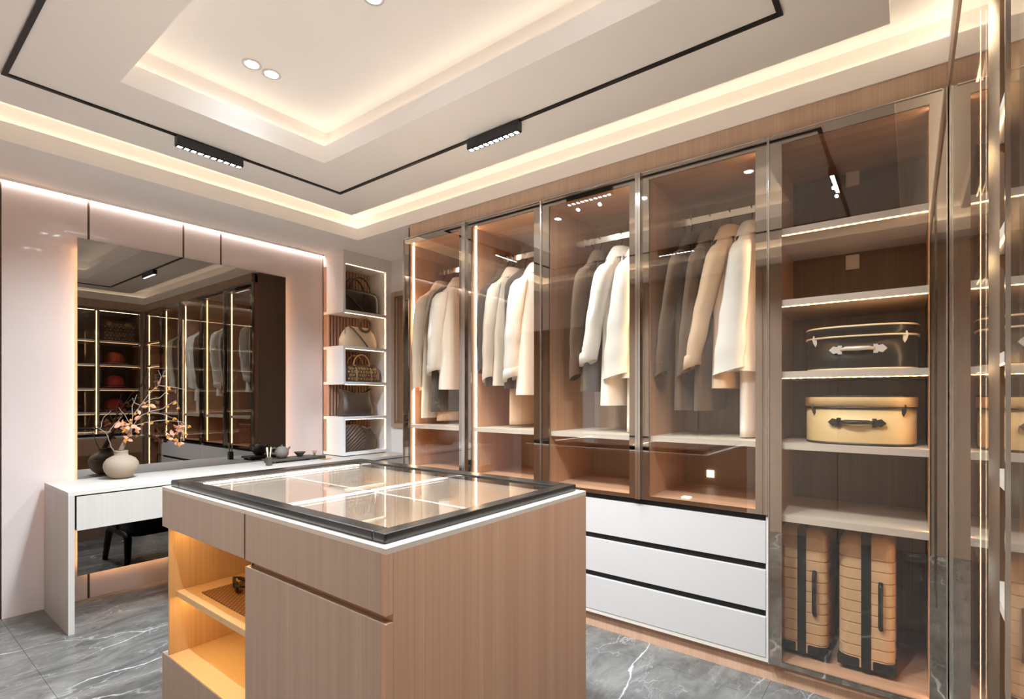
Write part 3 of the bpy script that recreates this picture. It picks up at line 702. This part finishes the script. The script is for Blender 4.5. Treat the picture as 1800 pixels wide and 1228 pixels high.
# ------------------------------------------------------------------ wall mirror
MX = -4.042
t = thing('wall_mirror', 'large grey tinted mirror on the blush wall with a backlit edge', 'mirror', (MX, 1.55, .16))
MY0, MY1, MZ0, MZ1 = .881, 2.214, .160, 2.236
bx('mirror_plate', 'mirror', t, MX-.006, MX, MY0, MY1, MZ0, MZ1)
bx('backing', 'black', t, XL+.001, MX-.0065, MY0+.05, MY1-.05, MZ0+.05, MZ1-.05)
for b in ((MY0+.036, MY0+.046, MZ0+.05, MZ1-.05), (MY1-.046, MY1-.036, MZ0+.05, MZ1-.05), (MY0+.05, MY1-.05, MZ0+.036, MZ0+.046)):
    bx('backlight', 'mirl', t, XL+.004, MX-.010, *b)

# ------------------------------------------------------------------ dressing table
TZ = .754
t = thing('dressing_table', 'long pale wooden dressing table under the mirror', 'dressing table', (-3.78, .74, 0))
bx('table_top', 'pale', t, MX+.002, -3.516, .728, YB-.001, .734, TZ)
bx('side_panel', 'palez', t, MX+.002, -3.516, .728, .755, 0, .734)
bx('side_panel', 'palez', t, MX+.002, -3.516, 3.05, YB-.001, 0, .734)
bx('rear_rail', 'palez', t, MX+.002, MX+.02, .756, 3.049, .56, .733)
bx('shadow_gap', 'gap', t, -3.545, -3.535, .756, 3.049, .548, .733)
for a, b in ((.764, 1.90), (1.906, 3.046)):
    d = bx('drawer', 'palez', t, -3.534, -3.517, a, b, .545, .726, .001)
    bx('drawer_box', 'palez', d, -3.96, -3.546, a+.01, b-.01, .555, .70)

# ------------------------------------------------------------------ handbag shelves
BX = -3.775; BY0, BY1 = 2.573, YB
t = thing('handbag_shelves', 'narrow white handbag shelving with fluted back standing on the table end', 'shelving', (-3.92, 2.82, TZ))
zs = [2.39, 1.999, 1.694, 1.389, 1.09, .785]
bx('top_box', 'white', t, XL+.002, BX, BY0, BY1-.001, 2.39, 2.4985)
bx('side_panel', 'white', t, XL+.05, BX, 3.02, BY1-.001, TZ+.0005, 2.39)
for k, z in enumerate(zs[1:]):
    b = bx('shelf', 'white', t, XL+.002, BX, BY0, 3.0195, z-.024, z)
fr_, bk = BX, XL
for k in (0, 2, 4):
    zt, zb = (zs[k]-.0005 if k == 0 else zs[k]-.0245), zs[k+1]+.0005
    bx('end_panel', 'white', t, XL+.05, BX, BY0, BY0+.022, zb, zt)
fp = MB(); n = 14
pitch = (3.0195-BY0-.002)/n
for k in range(n):
    yc = BY0+.001+pitch*(k+.5)
    prof = [(XL+.003, yc-pitch/2)]+[(-4.035+.032*math.sin(PI*q/8), yc-pitch*.46*math.cos(PI*q/8)) for q in range(9)]+[(XL+.003, yc+pitch/2)]
    for a, b in zip([z for z in zs[1:]], [zs[0]]+[z-.024 for z in zs[1:-1]]):
        fp.prism(prof, a+.0005, b-.0005, 'xy')
flo = fp.build('fluted_back', plain('fluted_walnut', (168, 128, 108), .45), t, org(t)); flo['kind'] = 'stuff'
for a, b in zip(zs[1:], [zs[0]]+[z-.024 for z in zs[1:-1]]):
    bx('led_strip', 'side', t, BX-.012, BX-.008, 3.0165, 3.0195, a+.004, b-.006)
    bx('led_strip', 'thinl', t, BX-.018, BX-.014, 2.60, 3.005, b-.0030, b-.0006)

# handbags ---------------------------------------------------------
def bag_body(secs, n=36, ex=.55):
    """secs: (z, half depth x, half width y, x shift, y shift, exponent)"""
    rings = []
    for z, hx, hy, dx, dy in secs:
        rings.append([(dx+hx*math.copysign(abs(math.cos(a))**ex, math.cos(a)), dy+hy*math.copysign(abs(math.sin(a))**ex, math.sin(a)), z) for a in [2*PI*j/n for j in range(n)]])
    return rings
BC = -3.885
blk = plain('black_calfskin', (52, 42, 36), .34, bump=(60, .1)); brn = plain('brown_calfskin', (74, 58, 48), .38, bump=(26, .3))
olive = plain('olive_leather', (106, 86, 62), .4); ivory = plain('ivory_leather', (222, 200, 168), .45, bump=(80, .1)); espresso = plain('espresso_leather', (88, 68, 54), .4)
t = thing('handbag', 'black structured tote bag with tall handles on the topmost shelf', 'handbag', (BC, 2.79, 1.9995), 0, 'handbags')
MB().rings(bag_body([(.001, .08, .185, 0, 0), (.012, .086, .192, 0, 0), (.12, .084, .192, 0, 0), (.165, .075, .186, 0, 0), (.19, .058, .170, 0, 0), (.20, .03, .13, 0, 0)], ex=.4)).build('body', blk, t)
for sx in (-1, 1):
    MB().tube(arc_pts(0, .185, .105, .125, sx*.045), .008, 8).build('handle', blk, t)
MB().tube([(.082, -.19, .15), (.09, -.12, .11), (.09, -.05, .05), (.088, 0, .005)], .007, 6).build('strap', blk, t)
MB().prism([(.005, .10), (.055, .10), (.055, .16), (.005, .16)], .083, .088, 'yz').build('front_tab', blk, t)
t = thing('handbag', 'cream trapezoid handbag with olive ring handle on the second shelf', 'handbag', (BC, 2.80, 1.6945), 0, 'handbags')
MB().rings(bag_body([(.001, .062, .165, 0, 0), (.01, .07, .178, 0, 0), (.07, .068, .178, 0, 0), (.13, .055, .150, 0, 0), (.17, .035, .118, 0, 0), (.182, .012, .10, 0, 0)], ex=.6)).build('body', ivory, t)
MB().tube([(.052, .035+.062*math.cos(2*PI*i/28), .20+.058*math.sin(2*PI*i/28)) for i in range(29)], .012, 10).build('ring_handle', olive, t)
MB().tube([(.03, -.125, .185), (.056, -.09, .155), (.072, -.03, .09), (.076, .02, .035), (.074, .05, .004)], [.014, .016, .016, .016, .014], 8, flat=.4).build('strap', olive, t)
MB().tube([(.012, -.145, .19), (.028, -.155, .11), (.034, -.165, .01)], .003, 6).build('seam_piping', olive, t)
t = thing('handbag', 'brown monogram duffel handbag with tan trim on the middle shelf', 'handbag', (BC, 2.80, 1.3895), 0, 'handbags')
MB().rings(bag_body([(.001, .07, .185, 0, 0), (.012, .085, .198, 0, 0), (.06, .092, .204, 0, 0), (.11, .082, .200, 0, 0), (.145, .055, .180, 0, 0), (.158, .02, .155, 0, 0)], ex=.55)).build('body', mono_b, t)
def duf(a, b):
    z = .012+b; tab = [(.001, .07), (.012, .085), (.06, .092), (.11, .082), (.145, .055), (.158, .02)]
    for (z0, x0), (z1, x1) in zip(tab[:-1], tab[1:]):
        if z0 <= z <= z1: xx = x0+(x1-x0)*(z-z0)/(z1-z0)
    y = -.165+a
    return (xx*abs(1-(abs(y)/.206)**3.6)**.28+.0012, y, z)
monogram(MB(), duf, .33, .13, .030, .022).build('monogram_print', mono_t, t)
for sy in (-.075, .075):
    MB().tube([(.02, sy, .157), (.058, sy, .145), (.084, sy, .11), (.093, sy, .06), (.086, sy, .008)], .0085, 8, flat=.35).build('tan_trim', tanl, t)
for sx in (-1, 1):
    hd = MB().tube(arc_pts(0, .135, .085, .105, sx*.05), .0065, 8).build('handle', tanl, t)
    for sy in (-.085, .085): MB().box(sx*.062-.012, sx*.062+.012, sy-.022, sy+.022, .10, .14).build('handle_tab', espresso, hd, bevel=.003)
t = thing('handbag', 'slouchy dark brown leather shopper on the fourth shelf', 'handbag', (BC, 2.775, 1.0905), 0, 'handbags')
secs = [(.001, .066, .158, 0, 0), (.012, .075, .168, 0, 0), (.06, .074, .166, .003, .0), (.12, .060, .150, 0, .0), (.17, .042, .150, -.004, 0), (.21, .03, .165, -.004, 0)]
rg = bag_body(secs, ex=.6)
rg2 = []
for i, r in enumerate(rg):
    k = i/(len(rg)-1)
    rg2.append([(p[0], p[1], p[2]+(k**3)*(.030*((p[1]/.16)**2)*1.2-.012+.006*math.sin(p[1]*50))) for p in r])
mb = MB().rings(rg2, True, True, False)
last = rg2[-1]; mb.rings([last, [(p[0]*.82, p[1]*.96, p[2]-.002) for p in last], [(p[0]*.6, p[1]*.85, p[2]-.10) for p in last]], True, False, True)
mb.build('body', brn, t)
MB().tube([(p[0]*1.0, p[1], p[2]) for p in last]+[last[0]], .004, 6).build('top_edge', olive, t)
t = thing('handbag', 'dark brown chevron quilted handbag leaning on the lowest shelf', 'handbag', (BC, 2.79, .7855), 0, 'handbags')
rows, cols = 40, 44
v = []; f = []
for i in range(rows+1):
    for j in range(cols+1):
        u_ = j/cols; w__ = i/rows
        y = -.18+.36*u_; z = w__*(.235-.05*(u_-.25)**2*4)
        wd = math.sin(PI*min(1, max(0, u_)))**.4*math.sin(PI*(.12+.80*w__))**.6
        ch = (w__*.235+abs(y-.03)*.95)/.034
        rid = abs((ch % 1)-.5)*2
        x = .030+.045*wd-.014*(1-rid)**2
        v.append((x, y, z+.001))
for i in range(rows):
    for j in range(cols): f.append((i*(cols+1)+j, i*(cols+1)+j+1, (i+1)*(cols+1)+j+1, (i+1)*(cols+1)+j))
nb = len(v); v2 = v+[(-p[0]*.8, p[1], p[2]) for p in v]; f2 = f+[tuple(reversed([q+nb for q in g])) for g in f]
C1_ = cols+1
bd = [j for j in range(cols)]+[i*C1_+cols for i in range(rows)]+[rows*C1_+cols-j for j in range(cols)]+[(rows-i)*C1_ for i in range(rows)]
for k in range(len(bd)):
    a, b = bd[k], bd[(k+1) % len(bd)]; f2.append((b, a, a+nb, b+nb))
MB().add(v2, f2, True).build('body', espresso, t)
MB().tube([(.04, .0, .215), (.09, .01, .205), (.105, .03, .19), (.09, .07, .205), (.05, .10, .205)], .009, 8).build('handle', espresso, t)

# ------------------------------------------------------------------ island display cabinet
IX0, IX1, IY0, IY1, IZ = -2.378, -.982, .785, 1.737, .90
t = thing('island_cabinet', 'wooden dressing island with glass display top in the foreground', 'island', ((IX0+IX1)/2, (IY0+IY1)/2, 0))
XS = -1.682
bx('side_panel', 'oak', t, IX1-.018, IX1, IY0+.0225, IY1, .0, IZ-.014)
bx('side_panel', 'oak', t, IX1-.018, IX1, IY0, IY0+.022, .0, .72)
bx('side_panel', 'oak', t, IX1-.018, IX1, IY0, IY0+.022, .74, IZ-.014)
bx('niche_back', 'maplez', t, IX0+.058, XS-.006, IY1-.0195, IY1-.0182, .2390, .7415)
bx('rear_panel', 'oak', t, IX0+.045, IX1-.019, IY1-.018, IY1, 0, IZ-.014)
bx('divider', 'oak', t, XS-.005, XS+.013, IY0+.022, IY1-.019, 0, .735)
bx('door', 'taupe', t, XS+.002, IX1-.0185, IY0, IY0+.02, .0, .72, .0008)
bx('drawer', 'taupe', t, XS+.004, IX1-.0185, IY0, IY0+.02, .74, IZ-.0145, .0008)
d = bx('drawer', 'taupe', t, IX0, XS-.006, IY0, IY0+.02, .742, IZ-.0145, .0008)
bx('grip_recess', 'oakx', t, XS+.002, IX1-.0185, IY0+.022, IY0+.027, .70, .76)
bx('upper_box', 'oak', t, IX0, XS-.006, IY0+.0205, IY1-.019, .742, .752)
bx('upper_side', 'oak', t, IX0, IX0+.018, IY0+.021, IY1-.019, .753, IZ-.0145)
bx('upper_floor', 'oak', t, XS+.0135, IX1-.019, IY0+.028, IY1-.019, .742, .752)
bx('inner_side', 'maplez', t, IX0+.045, IX0+.057, IY0+.006, IY1-.019, .237, .7415)
bx('base_box', 'taupe', t, IX0, XS-.006, IY0, IY1-.019, 0, .236)
bx('niche_floor', 'maple', t, IX0+.058, XS-.006, IY0+.002, IY1-.0200, .2363, .2385)
sh = bx('shelf', 'maple', t, IX0+.058, XS-.006, IY0+.03, IY1-.02, .464, .486)
bx('led_strip', 'nichel', sh, IX0+.08, XS-.03, IY0+.06, IY0+.072, .4605, .4637)
bx('led_strip', 'nichel', t, IX0+.08, XS-.03, IY0+.05, IY0+.062, .738, .7415)
# top: pale lip, ebony frame, glass, compartments
FX_0, FX_1, FY_0, FY_1 = -2.352, -1.012, .806, 1.715
def ringp(name, mat, z0, z1, o, i_):
    mb = MB(); ox0, ox1, oy0, oy1 = o; ix0, ix1, iy0, iy1 = i_
    mb.box(ox0, ix0, oy0, oy1, z0, z1).box(ix1, ox1, oy0, oy1, z0, z1).box(ix0, ix1, oy0, iy0, z0, z1).box(ix0, ix1, iy1, oy1, z0, z1)
    return mb.build(name, M[mat], t, org(t))
IN = (-2.275, -1.06, .856, 1.64)
ringp('top_lip', 'palex', IZ-.014, IZ, (IX0, IX1, IY0, IY1), IN)
for b, m_ in (((FX_0, IN[0], FY_0, FY_1), 'ebonyy'), ((IN[1], FX_1, FY_0, FY_1), 'ebonyy'), ((IN[0], IN[1], FY_0, IN[2]), 'ebony'), ((IN[0], IN[1], IN[3], FY_1), 'ebony')):
    bx('frame_rail', m_, t, *b, IZ+.0003, IZ+.026, .005)
g = bx('glass_top', 'clear', t, IN[0]+.0005, IN[1]-.0005, IN[2]+.0005, IN[3]-.0005, IZ+.014, IZ+.020)
bx('display_floor', 'honeyx', t, IN[0]-.02, IN[1]+.02, IN[2]-.02, IN[3]+.02, .755, .762)
bx('display_wall', 'honeyz', t, IN[0]-.02, IN[0], IN[2]-.02, IN[3]+.02, .762, IZ-.0145)
bx('display_wall', 'honeyz', t, IN[1], IN[1]+.02, IN[2]-.02, IN[3]+.02, .762, IZ-.0145)
bx('display_wall', 'honeyx', t, IN[0], IN[1], IN[2]-.02, IN[2], .762, IZ-.0145)
bx('display_wall', 'honeyx', t, IN[0], IN[1], IN[3], IN[3]+.02, .762, IZ-.0145)
bx('partition', 'palex', t, IN[0]+.0375, -1.6665, 1.240, 1.2545, .762, .895)
bx('partition', 'palex', t, -1.6135, IN[1], 1.240, 1.2545, .762, .895)
for x in (-1.66, -1.62): bx('partition', 'pale', t, x-.006, x+.006, IN[2], 1.2395, .762, .900); bx('partition', 'pale', t, x-.006, x+.006, 1.2555, IN[3], .762, .900)
bx('led_strip', 'islel', t, -1.651, -1.629, IN[2]+.01, IN[3]-.01, .890, .898)
bx('led_strip', 'islel', t, IN[0]+.008, IN[0]+.024, IN[2]+.01, IN[3]-.01, .902, .910)
bx('partition', 'pale', t, IN[0]+.029, IN[0]+.037, IN[2], IN[3], .762, .906)
# tray items on the open shelf
o = MB().box(-2.21, -1.80, .865, 1.165, .4865, .4925).build('placemat', weave('rattan_weave', (150, 106, 62), (92, 60, 34), 95), bevel=.002)
tag(o, 'brown woven rattan placemat on the lit island shelf', 'placemat')
t = thing('sunglasses', 'black folded sunglasses lying on the rattan placemat', 'sunglasses', (-2.125, .955, .493), -.3)
for sx in (-1, 1):
    MB().rings([[(sx*.034+.028*k*math.cos(a), .0+.012*z, .022+.021*k*math.sin(a)) for a in [2*PI*j/20 for j in range(20)]] for k, z in ((1, -.3), (1, .3))]).build('lens', M['black'], t)
    MB().tube([(sx*.064, 0, .032), (sx*.066, .02, .026), (sx*.03, .05, .012), (-sx*.04, .065, .006)], .0035, 6).build('temple', M['black'], t)
MB().tube([(-.01, 0, .028), (0, -.003, .031), (.01, 0, .028)], .003, 6).build('bridge', M['black'], t)
MB().tube([(-.12, .03, .006), (-.05, .06, .008), (.05, .075, .008), (.12, .05, .006)], .008, 8).build('cord', M['black'], t)

# ------------------------------------------------------------------ stool chair at the dressing table
t = thing('tub_chair', 'black leather chair with curved legs pushed under the dressing table', 'chair', (-3.38, 1.55, 0))
MB().rings([[(p[0], p[1], z) for p in rrect(.26*k, .29*k, .09)] for z, k in ((.24, .95), (.25, 1), (.40, 1), (.44, .98), (.455, .92))]).build('seat', M['blackfab'], t)
bk = []
for z, th_, rad in ((.30, .03, .29), (.40, .045, .295), (.55, .045, .30), (.66, .04, .30), (.68, .02, .295)):
    pass
bo = MB(); nn = 22
def bring(z, r0, r1):
    return ([(r1*.9*math.cos(a), r1*math.sin(a), z) for a in [-PI*.52+PI*1.04*i/nn for i in range(nn+1)]] + [(r0*.9*math.cos(a), r0*math.sin(a), z) for a in [PI*.52-PI*1.04*i/nn for i in range(nn+1)]])
bo.rings([bring(.26, .27, .29), bring(.27, .25, .30), bring(.60, .25, .305), bring(.64, .26, .30), bring(.65, .27, .29)])
bo.build('backrest', M['blackfab'], t)
for sy in (-1, 1):
    yy = sy*.27
    lf = MB().tube([(-.25, yy*1.12, 0), (-.235, yy*1.08, .12), (-.21, yy*1.05, .225), (-.17, yy*1.04, .25), (0, yy*1.03, .252), (.17, yy*1.04, .25), (.21, yy*1.05, .225), (.235, yy*1.08, .12), (.25, yy*1.12, 0)], [.018, .022, .026, .026, .024, .026, .026, .022, .018], 10)
    lf.build('leg_frame', M['black'], t)

# ------------------------------------------------------------------ things on the dressing table
t = thing('vase', 'squat beige ceramic vase holding dried branches on the dressing table', 'vase', (-3.885, 1.06, TZ+.0005))
vm, nt, b = new_mat('beige_ceramic'); b.inputs['Base Color'].default_value = lin((150, 131, 112)); b.inputs['Roughness'].default_value = .8
wv = nt.nodes.new('ShaderNodeTexWave'); wv.bands_direction = 'DIAGONAL'; wv.inputs['Scale'].default_value = 60; wv.inputs['Distortion'].default_value = 2
tc = nt.nodes.new('ShaderNodeTexCoord'); bp = nt.nodes.new('ShaderNodeBump'); bp.inputs['Strength'].default_value = .3; bp.inputs['Distance'].default_value = .002
nt.links.new(tc.outputs['Object'], wv.inputs['Vector']); nt.links.new(wv.outputs['Fac'], bp.inputs['Height']); nt.links.new(bp.outputs[0], b.inputs['Normal'])
MB().lathe([(r*.80, z) for r, z in [(.045, 0), (.058, .004), (.085, .022), (.106, .048), (.115, .075), (.110, .1), (.092, .122), (.065, .136), (.048, .142), (.0445, .148), (.043, .164), (.046, .170), (.042, .171), (.039, .165), (.039, .145), (.06, .13), (.08, .10), (.08, .05), (.03, .02)]], 48).build('body', vm, t)
# dried branch with leaves and berries
t = thing('dried_branch', 'bare dried branch with orange berries and pink leaves in the vase', 'branch', (-3.885, 1.06, TZ+.14))
bark = plain('bark', (118, 94, 78), .8, bump=(80, .4)); twig = plain('twig', (150, 130, 118), .7)
leafp = plain('dried_leaf_pink', (224, 158, 126), .6); berry = plain('berry_orange', (222, 150, 52), .5); berry2 = plain('berry_rust', (190, 104, 56), .6)
MB().tube([(.0, -.01, -.06), (.005, .0, .03), (-.005, .018, .08), (.003, .045, .14), (.0, .055, .18)], [.012, .011, .010, .008, .006], 8).build('stem', bark, t)
MB().tube([(.005, .0, -.02), (0, -.01, .03), (.004, .005, .07), (.0, .022, .10)], [.009, .009, .007, .006], 8).build('stem', bark, t)
tw = [
 [(0, .05, .17), (0, .06, .24), (.0, .10, .31), (.01, .14, .38), (0, .20, .44), (0, .235, .53)],
 [(0, .10, .31), (.02, .15, .35), (.03, .20, .36), (.02, .24, .40), (0, .27, .43)],
 [(0, .05, .17), (.02, .09, .24), (.03, .14, .27), (.04, .22, .25), (.03, .30, .21), (.01, .35, .17), (0, .37, .10)],
 [(.02, .14, .27), (.02, .22, .29), (.03, .29, .34), (.02, .32, .28)],
 [(.0, .055, .18), (.03, .12, .20), (.04, .22, .215), (.03, .32, .20), (.02, .39, .155)],
 [(.03, .30, .21), (.02, .33, .12), (.01, .325, .06), (0, .315, .035)],
 [(0, -.01, -.02), (-.01, -.05, .06), (-.01, -.07, .14), (-.02, -.10, .17), (-.015, -.085, .24), (-.01, -.05, .28)],
 [(-.01, -.07, .14), (0, -.03, .20), (0, .0, .24)],
 [(0, .055, .18), (0, .02, .25), (-.01, -.01, .30)],
 [(0, .20, .44), (0, .215, .50), (0, .20, .54)],
 [(0, .235, .53), (0, .25, .55)],
 [(0, .06, .24), (-.01, .06, .31), (-.01, .085, .38)],
 [(0, .10, .31), (-.01, .07, .33), (-.01, .06, .36)],
 [(0, .20, .44), (.02, .28, .43), (.02, .36, .41)],
]
rb = random.Random(4)
berry_me = None; leaf_me = None
def place(me, name, mat, p, sc, rot):
    o = bpy.data.objects.new(name, me); COL.objects.link(o); o.parent = t; o.location = p; o.scale = (sc,)*3; o.rotation_euler = rot
    return o
bmm = MB()
for q in range(6):
    th1, ph1 = rb.uniform(0, 6.28), rb.uniform(-1, 1); c = Vector((math.cos(th1)*.006, math.sin(th1)*.006, ph1*.006))
    bmm.rings([[tuple(c+Vector((.0045*r*math.cos(2*PI*j/6), .0045*r*math.sin(2*PI*j/6), .0045*h)))for j in range(6)] for r, h in ((.4, -.9), (1, 0), (.4, .9))])
b1 = bmm.build('berry_cluster', berry, t); berry_me = b1.data
lm = MB()
ol = [(0, 0), (.008, .008), (.010, .018), (.006, .028), (0, .034), (-.006, .028), (-.010, .018), (-.008, .008)]
for h in (0, .0012):
    pass
lm.add([(x, y, .3*x*x*40*.02+.004*math.sin(y*90)) for x, y in ol]+[(x, y, .3*x*x*40*.02+.004*math.sin(y*90)+.0012) for x, y in ol], [tuple(reversed(range(8))), tuple(range(8, 16))]+[(i, (i+1) % 8, (i+1) % 8+8, i+8) for i in range(8)])
l1 = lm.build('leaf', leafp, t); leaf_me = l1.data
l1.location = (.0, .03, .17); b1.location = (0, .05, .2)
for k, path in enumerate(tw):
    pts = [Vector(p) for p in path]
    sm = []
    for i in range(len(pts)-1):
        for s_ in range(4): sm.append(pts[i].lerp(pts[i+1], s_/4)+Vector((rb.uniform(-1, 1), rb.uniform(-1, 1), rb.uniform(-1, 1)))*.0022)
    sm.append(pts[-1])
    MB().tube(sm, [.0028-.0018*i/len(sm) for i in range(len(sm))], 5).build('twig', twig, t)
    if k in (0, 1, 2, 3, 4, 5, 13):
        for p in sm[3::2]:
            if rb.random() < .42: place(berry_me, 'berry_cluster', berry, p+Vector((rb.uniform(-.01, .01), rb.uniform(-.01, .01), -.004)), rb.uniform(.7, 1.2), (rb.random()*3, rb.random()*3, 0))
spots = [((0, .03, .17), 9, .03), ((0, .06, .15), 6, .03), ((0, .0, .20), 4, .02), ((.01, .325, .15), 9, .028), ((0, .27, .10), 6, .02), ((0, .31, .07), 5, .02), ((0, .09, .24), 3, .02), ((0, .02, .10), 4, .02), ((0, .145, .31), 2, .01)]
for c, n_, sp in spots:
    for q in range(n_):
        place(leaf_me, 'leaf', leafp, Vector(c)+Vector((rb.uniform(-1, 1), rb.uniform(-1, 1), rb.uniform(-1, 1)))*sp, rb.uniform(.7, 1.35), (rb.uniform(0, 6), rb.uniform(0, 6), rb.uniform(0, 6)))
    for q in range(n_//2):
        place(berry_me, 'berry_cluster', berry, Vector(c)+Vector((rb.uniform(-1, 1), rb.uniform(-1, 1), rb.uniform(-1, 1)))*sp*1.2, rb.uniform(.7, 1.1), (rb.random()*3, rb.random()*3, 0))
# tea things
slate = plain('dark_slate', (78, 70, 62), .55); clay = plain('grey_clay', (112, 100, 92), .7, bump=(90, .15)); bristle = plain('cream_bristle', (216, 200, 164), .8)
t = thing('brush_pot', 'square dark brush pot at the corner of the tea tray', 'pot', (-3.735, 1.917, TZ+.0005))
mb = MB()
for a in ((-.016, .016, -.016, -.012), (-.016, .016, .012, .016), (-.016, -.012, -.012, .012), (.012, .016, -.012, .012)): mb.box(*a, 0, .062)
mb.box(-.012, .012, -.012, .012, 0, .004)
mb.build('body', slate, t)
for k, (dy, sl, lb) in enumerate(((-.006, -.008, 'pale wooden spatula leaning towards the vase in the brush pot'), (.007, .008, 'thin pale stick leaning towards the teapot in the brush pot'))):
    t = thing('wooden_tool', lb, 'brush', (-3.735, 1.917, TZ+.005), 0, 'sticks in the brush pot')
    MB().tube([(0, dy*.4, .0), (0, dy+sl*.4, .07), (0, dy+sl, .125)], [.0035, .0045, .0075 if k == 0 else .004], 8, flat=.5).build('shaft', bristle, t)
    MB().tube([(0, dy+sl, .124), (0, dy+sl*1.15, .131)], [.0075 if k == 0 else .004, .003], 8, flat=.5).build('tip', bristle, t)
t = thing('tea_tray', 'long dark wooden tea tray on short feet', 'tray', (-3.875, 2.17, TZ+.0005))
MB().box(-.075, .075, -.20, .20, .012, .028).build('board', slate, t, bevel=.003)
for sx in (-.055, .055):
    for sy in (-.17, .17): MB().box(sx-.01, sx+.01, sy-.012, sy+.012, 0, .0122).build('foot', slate, t)
t = thing('teapot', 'round grey clay teapot with loop handle on the tea tray', 'teapot', (-3.865, 2.085, TZ+.029))
MB().lathe([(.024, 0), (.036, .008), (.048, .026), (.052, .045), (.047, .066), (.034, .083), (.02, .0905), (.001, .092)], 32, cap1=False).build('body', clay, t)
MB().lathe([(.006, .0915), (.009, .096), (.006, .102), (.001, .103)], 16, cap1=False).build('lid_knob', clay, t)
MB().tube([(0, .042, .058), (0, .056, .072), (0, .068, .084)], [.012, .009, .006], 10).build('spout', clay, t)
MB().tube([(0, -.038, .075), (0, -.058, .086), (0, -.080, .080), (0, -.088, .060), (0, -.075, .040), (0, -.048, .036)], .0042, 8).build('handle', clay, t)
t = thing('tea_bowl', 'small flared dark tea bowl on the tea tray', 'bowl', (-3.865, 2.235, TZ+.029))
MB().lathe([(.018, 0), (.019, .006), (.026, .014), (.045, .036), (.046, .038), (.043, .037), (.022, .015), (.001, .012)], 32, cap1=False).build('body', slate, t)
t = thing('tea_whisk', 'coppery looped wire ornament at the end of the tea tray', 'ornament', (-3.85, 2.353, TZ+.029))
cop = plain('copper_wire', (178, 122, 98), .35, .6)
for a in (-.9, -.3, .3, .9): MB().tube([(0, 0, 0), (0, .018*math.sin(a), .02), (0, .026*math.sin(a), .036), (.004, .02*math.sin(a)+.004, .042), (.004, .006*math.sin(a), .02), (0.004, 0, 0)], .0014, 5).build('loop', cop, t)
MB().lathe([(.012, 0), (.012, .004), (.006, .006)], 16).build('base', slate, t)
t = thing('incense_box', 'small dark box with rounded ends beside the tea tray', 'box', (-3.83, 2.405, TZ+.0005), .1)
MB().box(-.03, .03, -.02, .02, 0, .018).build('body', slate, t, bevel=.003)
MB().box(-.031, .031, -.021, .021, .0182, .024).build('lid', slate, t, bevel=.002)
o = MB().box(-3.79, -3.72, 2.36, 2.43, TZ+.0005, TZ+.004).build('gold_dish', CL['gold'], bevel=.001)
tag(o, 'flat small gold dish on the table beside the tea tray', 'dish')
